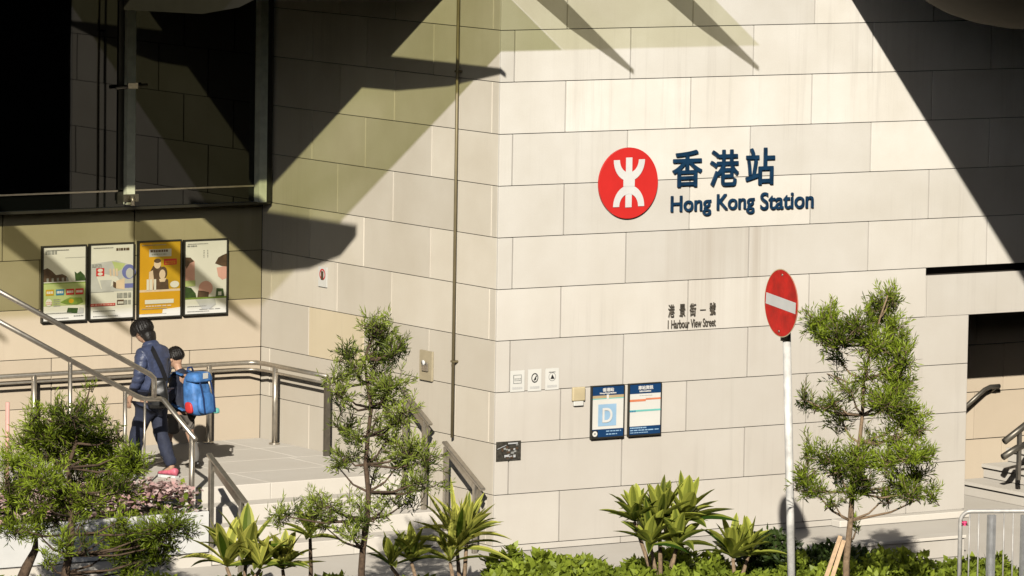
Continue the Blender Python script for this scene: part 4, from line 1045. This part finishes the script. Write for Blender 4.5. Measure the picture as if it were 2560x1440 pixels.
def blob(name, c_, ax, rad, m, parent, fx=None, seg=24, ring=16, strands=0, zlo=-.8):
    """ellipsoid with own axes"""
    q = MB(); vs = []; fs = []
    for i in range(ring+1):
        th = PI*i/ring
        for j in range(seg):
            ph = 2*PI*j/seg; l = Vector((math.sin(th)*math.cos(ph), math.sin(th)*math.sin(ph), math.cos(th)))
            if fx: l = fx(l)
            vs.append(c_ + ax[0]*l.x*rad[0] + ax[1]*l.y*rad[1] + ax[2]*l.z*rad[2])
    for i in range(ring):
        for j in range(seg): fs.append((i*seg+j, i*seg+(j+1) % seg, (i+1)*seg+(j+1) % seg, (i+1)*seg+j))
    q.faces(vs, fs, m, .5, True)
    for _ in range(strands):                 # loose locks lying over the mass of hair
        ph = rnd.uniform(0, 2*PI); th0 = rnd.uniform(.1, 1.0); th1 = math.acos(rnd.uniform(zlo, zlo+.5)); off = rnd.uniform(1.0, 1.07); sw = rnd.uniform(-.35, .35); L_, R2 = [], []
        for i in range(7):
            u = i/6; th = th0+(th1-th0)*u; p_ = ph+sw*u; wd = .035*(1-.8*u)
            for lst, dp in ((L_, -wd), (R2, wd)):
                l = Vector((math.sin(th)*math.cos(p_+dp), math.sin(th)*math.sin(p_+dp), math.cos(th)))
                if fx: l = fx(l)
                l = l*(off+.03*u)
                lst.append(c_ + ax[0]*l.x*rad[0] + ax[1]*l.y*rad[1] + ax[2]*l.z*rad[2])
        for i in range(6): q.face([L_[i], R2[i], R2[i+1], L_[i+1]], m, .5, True)
    return q.build(name, parent=parent)
def quilting(amp, pitch):
    def fx(me):
        me.calc_loop_triangles() if False else None
        ns = [v.normal.copy() for v in me.vertices]
        for v, n_ in zip(me.vertices, ns):
            s_ = abs(math.sin(PI*v.co.z/pitch)); v.co += n_*(amp*(s_**.6)-amp*.6)
    return fx
def wrinkle(amp):
    def fx(me):
        ns = [v.normal.copy() for v in me.vertices]
        for v, n_ in zip(me.vertices, ns):
            v.co += n_*amp*(math.sin(v.co.z*38+v.co.x*25)*.6+math.sin(v.co.z*71+v.co.y*40)*.4)
    return fx
def shoe(name, heel, toe, m, parent, h=.075, wdt=.042, sole=None):
    heel, toe = Vector(heel), Vector(toe); t_ = (toe-heel); L = t_.length; t_.normalize(); sd_ = t_.cross(Vector((0,0,1))).normalized()
    q = MB(); prof = [(-.02, .62, .9), (.10, .85, 1), (.28, .8, .98), (.48, .95, .78), (.70, 1.1, .58), (.88, .95, .46), (1.0, .5, .36)]
    n = 10; vs = []
    for u, ww, hh in prof:
        for k in range(n):
            a = 2*PI*k/n; vs.append(heel + t_*L*u + sd_*math.cos(a)*wdt*ww + Vector((0,0,1))*(.02 + h*hh*.5 + math.sin(a)*h*hh*.5))
    fs = [(i*n+k, i*n+(k+1) % n, (i+1)*n+(k+1) % n, (i+1)*n+k) for i in range(len(prof)-1) for k in range(n)] + [tuple(range(n))[::-1], tuple(range((len(prof)-1)*n, len(prof)*n))]
    q.faces(vs, fs, m, .5, True); o = q.build(name, parent=parent)
    if sole:
        q = MB(); P = []
        for u, ww, hh in prof: P.append((u, ww*1.08))
        L_ = [heel+t_*L*u+sd_*wdt*ww for u, ww in P]; R__ = [heel+t_*L*u-sd_*wdt*ww for u, ww in P][::-1]
        lo = L_+R__; nn = len(lo); hi = [p+Vector((0,0,.026)) for p in lo]
        q.faces(lo+hi, [tuple(range(nn))[::-1], tuple(range(nn, 2*nn))]+[(i, (i+1) % nn, (i+1) % nn+nn, i+nn) for i in range(nn)], sole); so_ = q.build('sole', parent=o)
        so_.matrix_parent_inverse = Matrix()
        so_.parent = o; so_.matrix_parent_inverse = o.matrix_parent_inverse.inverted() if False else Matrix.Translation(-Vector((0,0,0)))
        so_.matrix_parent_inverse = (Matrix.Translation(parent.location) @ o.matrix_parent_inverse).inverted()
    return o
def hand(F, pre, wrist, direction, palmn, sc=1.0):
    """adds a palm, four fingers and a thumb to the figure graph; wrist is an existing node name"""
    d = Vector(direction).normalized(); pn = Vector(palmn).normalized(); sd_ = d.cross(pn).normalized()
    wv = Vector(wrist)
    def add(k, v, r_): F.add(pre+k, tuple(v), r_)
    add('palm', wv+d*.045*sc, (.030*sc, .016*sc))
    for i, (off, L) in enumerate(((-.027, .066), (-.009, .076), (.009, .071), (.026, .055))):
        a = wv+d*.085*sc+sd_*off*sc; b1 = a+d*L*.45*sc+pn*.006*sc; b2 = a+d*L*.85*sc+pn*.024*sc
        add('k%d' % i, a, .0095*sc); add('m%d' % i, b1, .0082*sc); add('t%d' % i, b2, .0068*sc)
        F.link(pre+'palm', pre+'k%d' % i, pre+'m%d' % i, pre+'t%d' % i)
    a = wv+d*.035*sc-sd_*.028*sc; add('tb', a, .0105*sc); add('tt', a+d*.045*sc-sd_*.018*sc+pn*.012*sc, .0078*sc); F.link(pre+'palm', pre+'tb', pre+'tt')

def headmesh(name, c_, face, up, size, m, parent):
    face = Vector(face).normalized(); up = Vector(up); up = (up-face*up.dot(face)).normalized(); sdv = up.cross(face).normalized()
    def fx(l):
        x, y, z = l.x, l.y, l.z      # x side, y face, z up
        if z < 0: 
            k = 1+.30*z; x *= k; y = y*(1+.10*z) + .10*(-z)
        if y > .6 and abs(x) < .22 and -.35 < z < .15: y += .16*(1-abs(x)/.22)*(1-abs(z+.12)/.30 if abs(z+.12) < .30 else 0)   # nose
        if y > .5 and abs(z-.12) < .10 and .18 < abs(x) < .52: y -= .06                                                    # eye sockets
        if y > .6 and abs(z+.52) < .07 and abs(x) < .28: y += .04
        return Vector((x, y, z))
    return blob(name, Vector(c_), (sdv, face, up), (.074*size, .092*size, .115*size), m, parent, fx, 36, 28), (sdv, face, up)

# ---------------- woman
OW = onplane(215, 676, gz(230, 678, LZ)); OW = Vector((OW.x, OW.y, LZ))
wm = thing('person', OW, 'woman in navy quilted jacket and dark trousers with black shoulder bag', 'person')
F = Fig(OW)
f_ = Vector((-.80, .60, 0)); l_ = Vector((-.60, -.80, 0))           # facing / her left, in (right, depth) axes
def W3(fwd, left, z): v = f_*fwd + l_*left; return (v.x, v.y, z)
# body (one continuous surface)
hd = W3(.135, 0, 1.495)
F.add('pel', W3(.0, 0, .83), (.13, .10)); F.add('waist', W3(-.01, 0, 1.02), (.115, .085)); F.add('chest', W3(.0, 0, 1.22), (.135, .095)); F.add('neckb', W3(.03, 0, 1.36), .052); F.add('neck', W3(.07, 0, 1.42), .046); F.add('skull', W3(.125, 0, 1.50), .08)
F.link('pel', 'waist', 'chest', 'neckb', 'neck', 'skull')
F.add('shL', W3(.0, .17, 1.30), .05); F.add('elL', W3(-.01, .21, 1.05), .038); F.add('wrL', W3(.12, .19, .85), .026); F.link('chest', 'shL', 'elL', 'wrL')
F.add('shR', W3(.0, -.17, 1.30), .05); F.add('elR', W3(.02, -.21, 1.05), .038); F.add('wrR', W3(.16, -.17, .88), .026); F.link('chest', 'shR', 'elR', 'wrR')
hand(F, 'hl', W3(.12, .19, .85), Vector(W3(.35, 0, -.9)), Vector(W3(0, -1, 0))); F.link('wrL', 'hlpalm')
hand(F, 'hr', W3(.16, -.17, .88), Vector(W3(.35, 0, -.9)), Vector(W3(0, 1, 0))); F.link('wrR', 'hrpalm')
F.add('hipL', W3(.0, .085, .78), .08); F.add('knL', W3(.13, .09, .44), .055); F.add('anL', W3(.15, .09, .09), .036); F.add('toL', W3(.26, .09, .04), .026); F.link('pel', 'hipL', 'knL', 'anL', 'toL')
F.add('hipR', W3(-.0, -.085, .78), .08); F.add('knR', W3(-.05, -.09, .44), .055); F.add('anR', W3(-.21, -.09, .10), .036); F.add('toR', W3(-.09, -.09, .04), .026); F.link('pel', 'hipR', 'knR', 'anR', 'toR')
F.make('body', M['skin'], wm, 'pel')
hface = Vector((f_.x, f_.y, -.62)); hW = lambda v: RH*v[0]+FH*v[1]+Vector((0,0,v[2]))
hc_ = F.W(hd); hm, ax_ = headmesh('head', hc_, hW(hface), Vector((0,0,1))+hW((f_.x*.5, f_.y*.5, 0)), 1.0, M['skin'], wm)
for sg in (1, -1): blob('ear', hc_+ax_[0]*sg*.076-ax_[1]*.005, ax_, (.012, .022, .032), M['skin'], wm, None, 10, 8)
# jacket
def jacket(F, name, m, k, zh, fx, wm_, arms=True):
    F.add('h0', W3(.0, 0, zh), (.165*k, .125*k)); F.add('h1', W3(-.005, 0, zh+.12), (.17*k, .13*k)); F.add('c0', W3(.0, 0, 1.08), (.165*k, .13*k)); F.add('c1', W3(.0, 0, 1.24), (.165*k, .125*k)); F.add('n', W3(.025, 0, 1.355), (.085*k, .085*k)); F.add('col', W3(.055, 0, 1.415), (.078*k, .078*k))
    F.link('h0', 'h1', 'c0', 'c1', 'n', 'col')
    for sg, s_, wr in ((1, 'L', W3(.11, .19, .875)), (-1, 'R', W3(.15, -.17, .905))):
        F.add('s'+s_, W3(.0, sg*.165, 1.285), .078); F.add('e'+s_, W3(-.01, sg*.215, 1.06), .064); F.add('w'+s_, wr, .046); F.link('c1', 's'+s_, 'e'+s_, 'w'+s_)
    F.make(name, m, wm_, 'c0', 3, fx)
jacket(F, 'jacket', M['jacket'], 1.12, .80, quilting(.012, .075), wm)
F.add('p', W3(.0, 0, .82), (.15, .12))
F.link('p')
for sg, s_, kn, an in ((1, 'L', W3(.13, .09, .44), W3(.15, .09, .10)), (-1, 'R', W3(-.05, -.09, .44), W3(-.205, -.09, .11))):
    F.add('h'+s_, W3(0, sg*.088, .72), .105); F.add('k'+s_, kn, .080); a_ = Vector(kn).lerp(Vector(an), .55); F.add('c'+s_, tuple(a_), .072); F.add('a'+s_, an, .066); F.link('p', 'h'+s_, 'k'+s_, 'c'+s_, 'a'+s_)
F.make('trousers', M['trouser'], wm, 'p', 2, wrinkle(.006))
shoe('shoe', F.W(W3(.08, .09, 0)), F.W(W3(.33, .10, 0)), M['shoepink'], wm, .085, .046, M['white'])
shoe('shoe', F.W(W3(-.27, -.09, 0)), F.W(W3(-.02, -.10, 0)), M['shoepink'], wm, .085, .046, M['white'])
# hair: a bob that hangs forward, swept to the nape
def hairfx(l):
    x, y, z = l.x, l.y, l.z
    k = 1.0
    if z < -.15 and y > -.1: k = .62
    if z < -.3: k *= .86
    st = 1+.02*math.sin(math.atan2(y, x)*22)
    return Vector((x*k*st, y*k*st, z*(1.0 if z > 0 else 1.18)))
blob('hair', hc_+ax_[2]*.026-ax_[1]*.008, ax_, (.110, .124, .120), M['hair'], wm, hairfx, 48, 24, 260, -1.0)
F.add('a', W3(.075, 0, 1.52), (.098, .088)); F.add('b', W3(.035, 0, 1.445), (.085, .066)); F.add('c', W3(.0, 0, 1.375), (.058, .036)); F.link('a', 'b', 'c')
F.make('hair_tail', M['hair'], wm, 'a', 2)
# shoulder bag
bag = thing('shoulder_bag', F.W((.06, -.15, .80)), 'glossy black shoulder bag hanging behind the woman', 'bag')
F2 = Fig(OW)
q = MB(); bmx = Matrix.Translation(F.W((.075, -.17, .80))) @ Matrix((tuple(RH)+(0,), tuple(FH)+(0,), (0,0,1,0), (0,0,0,1))).transposed()
vs = []
def bagshape(cx, z0_, z1_, w0, w1, dep):
    q = MB(); n = 16; rings = 9
    V = []
    for i in range(rings):
        s_ = i/(rings-1); z = z0_+(z1_-z0_)*s_; wv = (w0+(w1-w0)*s_)*(.82+.18*math.sin(PI*min(1, s_*1.2))) ; dv = dep*(1-.45*s_)*(.75+.25*math.sin(PI*s_))
        for k in range(n):
            a = 2*PI*k/n; cx_, sx_ = math.cos(a), math.sin(a)
            V.append(bmx @ Vector((cx + wv*math.copysign(abs(cx_)**.55, cx_), dv*math.copysign(abs(sx_)**.7, sx_) + .008*math.sin(k*5+i*2), z)))
    fs = [(i*n+k, i*n+(k+1) % n, (i+1)*n+(k+1) % n, (i+1)*n+k) for i in range(rings-1) for k in range(n)]+[tuple(range(n))[::-1], tuple(range((rings-1)*n, rings*n))]
    q.faces(V, fs, M['bagblack'], .5, True); return q
bagshape(0, -.06, .25, .125, .085, .075).build('pouch', parent=bag)
q = MB()
st_pts = [(.16, -.17, 1.02), (.10, -.19, 1.18), (.02, -.15, 1.33), (-.04, -.02, 1.395)]
q2 = [F.W(p) for p in st_pts]
for a, c_ in zip(q2, q2[1:]): q.flatbar(a, c_, -FH+Vector((0,0,.3)), .045, .008, M['strapblack'])
st2 = [F.W(p) for p in ((-.01, -.23, 1.02), (.0, -.21, 1.15), (-.03, -.16, 1.31), (-.05, -.05, 1.39))]
q.build('strap', parent=bag)

# ---------------- child
OC = onplane(258, 672, gz(258, 674, LZ)) + FH*.45; OC = Vector((OC.x, OC.y, LZ))
OC = OC - RH*.035
ch = thing('person', OC, 'child with short dark hair wearing dark jacket, grey shorts and long socks', 'person')
F = Fig(OC)
def C3(fwd, left, z): v = f_*fwd + l_*left; return (v.x, v.y, z)
W3 = C3
kz = .775
hdc = C3(.09, 0, 1.145)
F.add('pel', C3(0, 0, .60), (.10, .08)); F.add('waist', C3(0, 0, .74), (.09, .07)); F.add('chest', C3(0, 0, .91), (.10, .075)); F.add('nb', C3(.02, 0, 1.01), .042); F.add('nk', C3(.05, 0, 1.06), .038); F.add('sk', C3(.08, 0, 1.14), .07)
F.link('pel', 'waist', 'chest', 'nb', 'nk', 'sk')
for sg, s_ in ((1, 'L'), (-1, 'R')):
    F.add('sh'+s_, C3(0, sg*.13, .96), .038); F.add('el'+s_, C3(-.0, sg*.155, .77), .030); F.add('wr'+s_, C3(.10, sg*.15, .63), .021); F.link('chest', 'sh'+s_, 'el'+s_, 'wr'+s_)
    hand(F, 'h'+s_, C3(.10, sg*.15, .63), Vector(C3(.35, 0, -.9)), Vector(C3(0, -sg, 0)), .72); F.link('wr'+s_, 'h'+s_+'palm')
    st_ = .12 if sg > 0 else -.15
    F.add('hp'+s_, C3(0, sg*.065, .56), .062); F.add('kn'+s_, C3(st_*.7+.03, sg*.07, .33), .043); F.add('cf'+s_, C3(st_*.95, sg*.07, .20), .042); F.add('an'+s_, C3(st_, sg*.07, .07), .027); F.add('to'+s_, C3(st_+.09, sg*.07, .03), .02); F.link('pel', 'hp'+s_, 'kn'+s_, 'cf'+s_, 'an'+s_, 'to'+s_)
F.make('body', M['skin'], ch, 'pel')
hcC = F.W(hdc); hm, axc = headmesh('head', hcC, hW((f_.x, f_.y, -.45)), Vector((0,0,1)), .90, M['skin'], ch)
for sg in (1, -1): blob('ear', hcC+axc[0]*sg*.069-axc[1]*.003, axc, (.011, .02, .028), M['skin'], ch, None, 10, 8)
def hairc(l):
    x, y, z = l.x, l.y, l.z
    st = 1+.02*math.sin(math.atan2(y, x)*26)
    if z < -.25: 
        if y > -.2: x, y = x*.72, y*.72
        z = z*.62
    return Vector((x*st, y*st, z))
blob('hair', hcC+axc[2]*.022-axc[1]*.018, axc, (.083, .096, .108), M['hair'], ch, hairc, 44, 22, 200, -.85)
F.add('h0', C3(0, 0, .58), (.125, .10)); F.add('c0', C3(0, 0, .76), (.12, .095)); F.add('c1', C3(0, 0, .92), (.12, .09)); F.add('n', C3(.02, 0, 1.01), (.062, .062)); F.add('col', C3(.035, 0, 1.045), .06); F.link('h0', 'c0', 'c1', 'n', 'col')
for sg, s_ in ((1, 'L'), (-1, 'R')):
    F.add('s'+s_, C3(0, sg*.125, .945), .058); F.add('e'+s_, C3(0, sg*.16, .78), .048); F.add('w'+s_, C3(.09, sg*.15, .645), .036); F.link('c1', 's'+s_, 'e'+s_, 'w'+s_)
F.make('jacket', M['childjacket'], ch, 'c0', 2, wrinkle(.005))
F.add('p', C3(0, 0, .58), (.115, .09))
for sg, s_ in ((1, 'L'), (-1, 'R')):
    st_ = .12 if sg > 0 else -.15
    F.add('h'+s_, C3(.0, sg*.068, .52), .085); F.add('k'+s_, C3(st_*.6+.02, sg*.07, .37), .082); F.link('p', 'h'+s_, 'k'+s_)
F.make('shorts', M['shorts'], ch, 'p', 2, wrinkle(.004))
for sg in (1, -1):
    st_ = .12 if sg > 0 else -.15
    F.add('k', C3(st_*.75+.02, sg*.07, .29), .047); F.add('c', C3(st_*.95, sg*.07, .20), .049); F.add('a', C3(st_, sg*.07, .06), .034); F.link('k', 'c', 'a')
    F.make('sock', M['sock'], ch, 'c', 2)
    shoe('shoe', F.W(C3(st_-.05, sg*.07, 0)), F.W(C3(st_+.145, sg*.075, 0)), M['shoeblack'], ch, .07, .037, None)
# backpack
bpk = thing('backpack', F.W(C3(-.20, 0, .60)), 'bright blue school backpack worn on the child\'s back', 'backpack')
bk3 = (-hW((f_.x, f_.y, 0))).normalized(); sd3 = hW((l_.x, l_.y, 0)).normalized(); up3 = Vector((0,0,1))
def softbox(c_, hx_, hy_, hz_, m, e=.5, taper=0.0, n=24, rings=14, lump=.0):
    """rounded box: hx along the wearer's back normal, hy sideways, hz up"""
    q = MB(); V = []
    for i in range(rings+1):
        th = -PI/2+PI*i/rings
        cz_ = math.copysign(abs(math.cos(th))**e, math.cos(th)); sz_ = math.copysign(abs(math.sin(th))**e, math.sin(th))
        for k in range(n):
            a = 2*PI*k/n; ca, sa = math.copysign(abs(math.cos(a))**e, math.cos(a)), math.copysign(abs(math.sin(a))**e, math.sin(a))
            tp_ = 1-taper*sz_; lp = 1+lump*math.sin(k*2.1+i*1.7)
            V.append(c_ + bk3*hx_*cz_*ca*tp_*lp + sd3*hy_*cz_*sa*tp_ + up3*hz_*sz_)
    q.faces(V, [(i*n+k, i*n+(k+1) % n, (i+1)*n+(k+1) % n, (i+1)*n+k) for i in range(rings) for k in range(n)], m, .5, True); return q
bc = F.W(C3(-.215, 0, .80)); up3 = (Vector((0,0,1)) + bk3*-.16).normalized()
softbox(bc, .105, .15, .225, M['packblue'], .58, .12, lump=.035).build('main_compartment', parent=bpk)
softbox(bc+bk3*.105-up3*.085, .045, .125, .115, M['packblue'], .62, .05, lump=.05).build('front_pocket', parent=bpk)
softbox(bc+bk3*.05+up3*.185, .085, .15, .055, M['packblue'], .5, .1, lump=.02).build('flap', parent=bpk)
softbox(bc+sd3*.15-up3*.13+bk3*.0, .05, .025, .06, M['printred'], .7).build('side_pocket', parent=bpk)
softbox(bc-sd3*.13-up3*.175+bk3*.10, .05, .04, .03, M['teal'], .5).build('bottom_patch', parent=bpk)
q = MB()
for sg in (-.55, .55):
    pts_ = [bc+sd3*.155*sg+bk3*.10+up3*.23, bc+sd3*.155*sg+bk3*.135+up3*.12, bc+sd3*.155*sg+bk3*.155-up3*.02, bc+sd3*.15*sg+bk3*.15-up3*.18]
    for a, c_ in zip(pts_, pts_[1:]): q.flatbar(a, c_, bk3, .022, .006, M['packdark'])
q.build('webbing', parent=bpk)
q = MB(); q.tube([bc+up3*.23-sd3*.05-bk3*.06, bc+up3*.275-sd3*.03-bk3*.06, bc+up3*.275+sd3*.03-bk3*.06, bc+up3*.23+sd3*.05-bk3*.06], .010, M['packdark'], 8); q.build('carry_handle', parent=bpk)
q = MB()
for sg in (1, -1):
    pts_ = [bc+sd3*sg*.09+up3*.2-bk3*.09, bc+sd3*sg*.10+up3*.225-bk3*.19, bc+sd3*sg*.10+up3*.10-bk3*.335, bc+sd3*sg*.12-up3*.10-bk3*.30, bc+sd3*sg*.12-up3*.17-bk3*.1]
    for a, c_ in zip(pts_, pts_[1:]): q.flatbar(a, c_, up3 if abs((c_-a).normalized().z) < .7 else bk3, .045, .012, M['packblue'])
q.build('shoulder_strap', parent=bpk)
q = MB(); q.box((-.04, -.001, -.03), (.04, .001, .03), M['paper'], .5, Matrix.Translation(bc+up3*.205+bk3*.145) @ bk3.to_track_quat('Y', 'Z').to_matrix().to_4x4()); q.build('name_tag', parent=bpk)
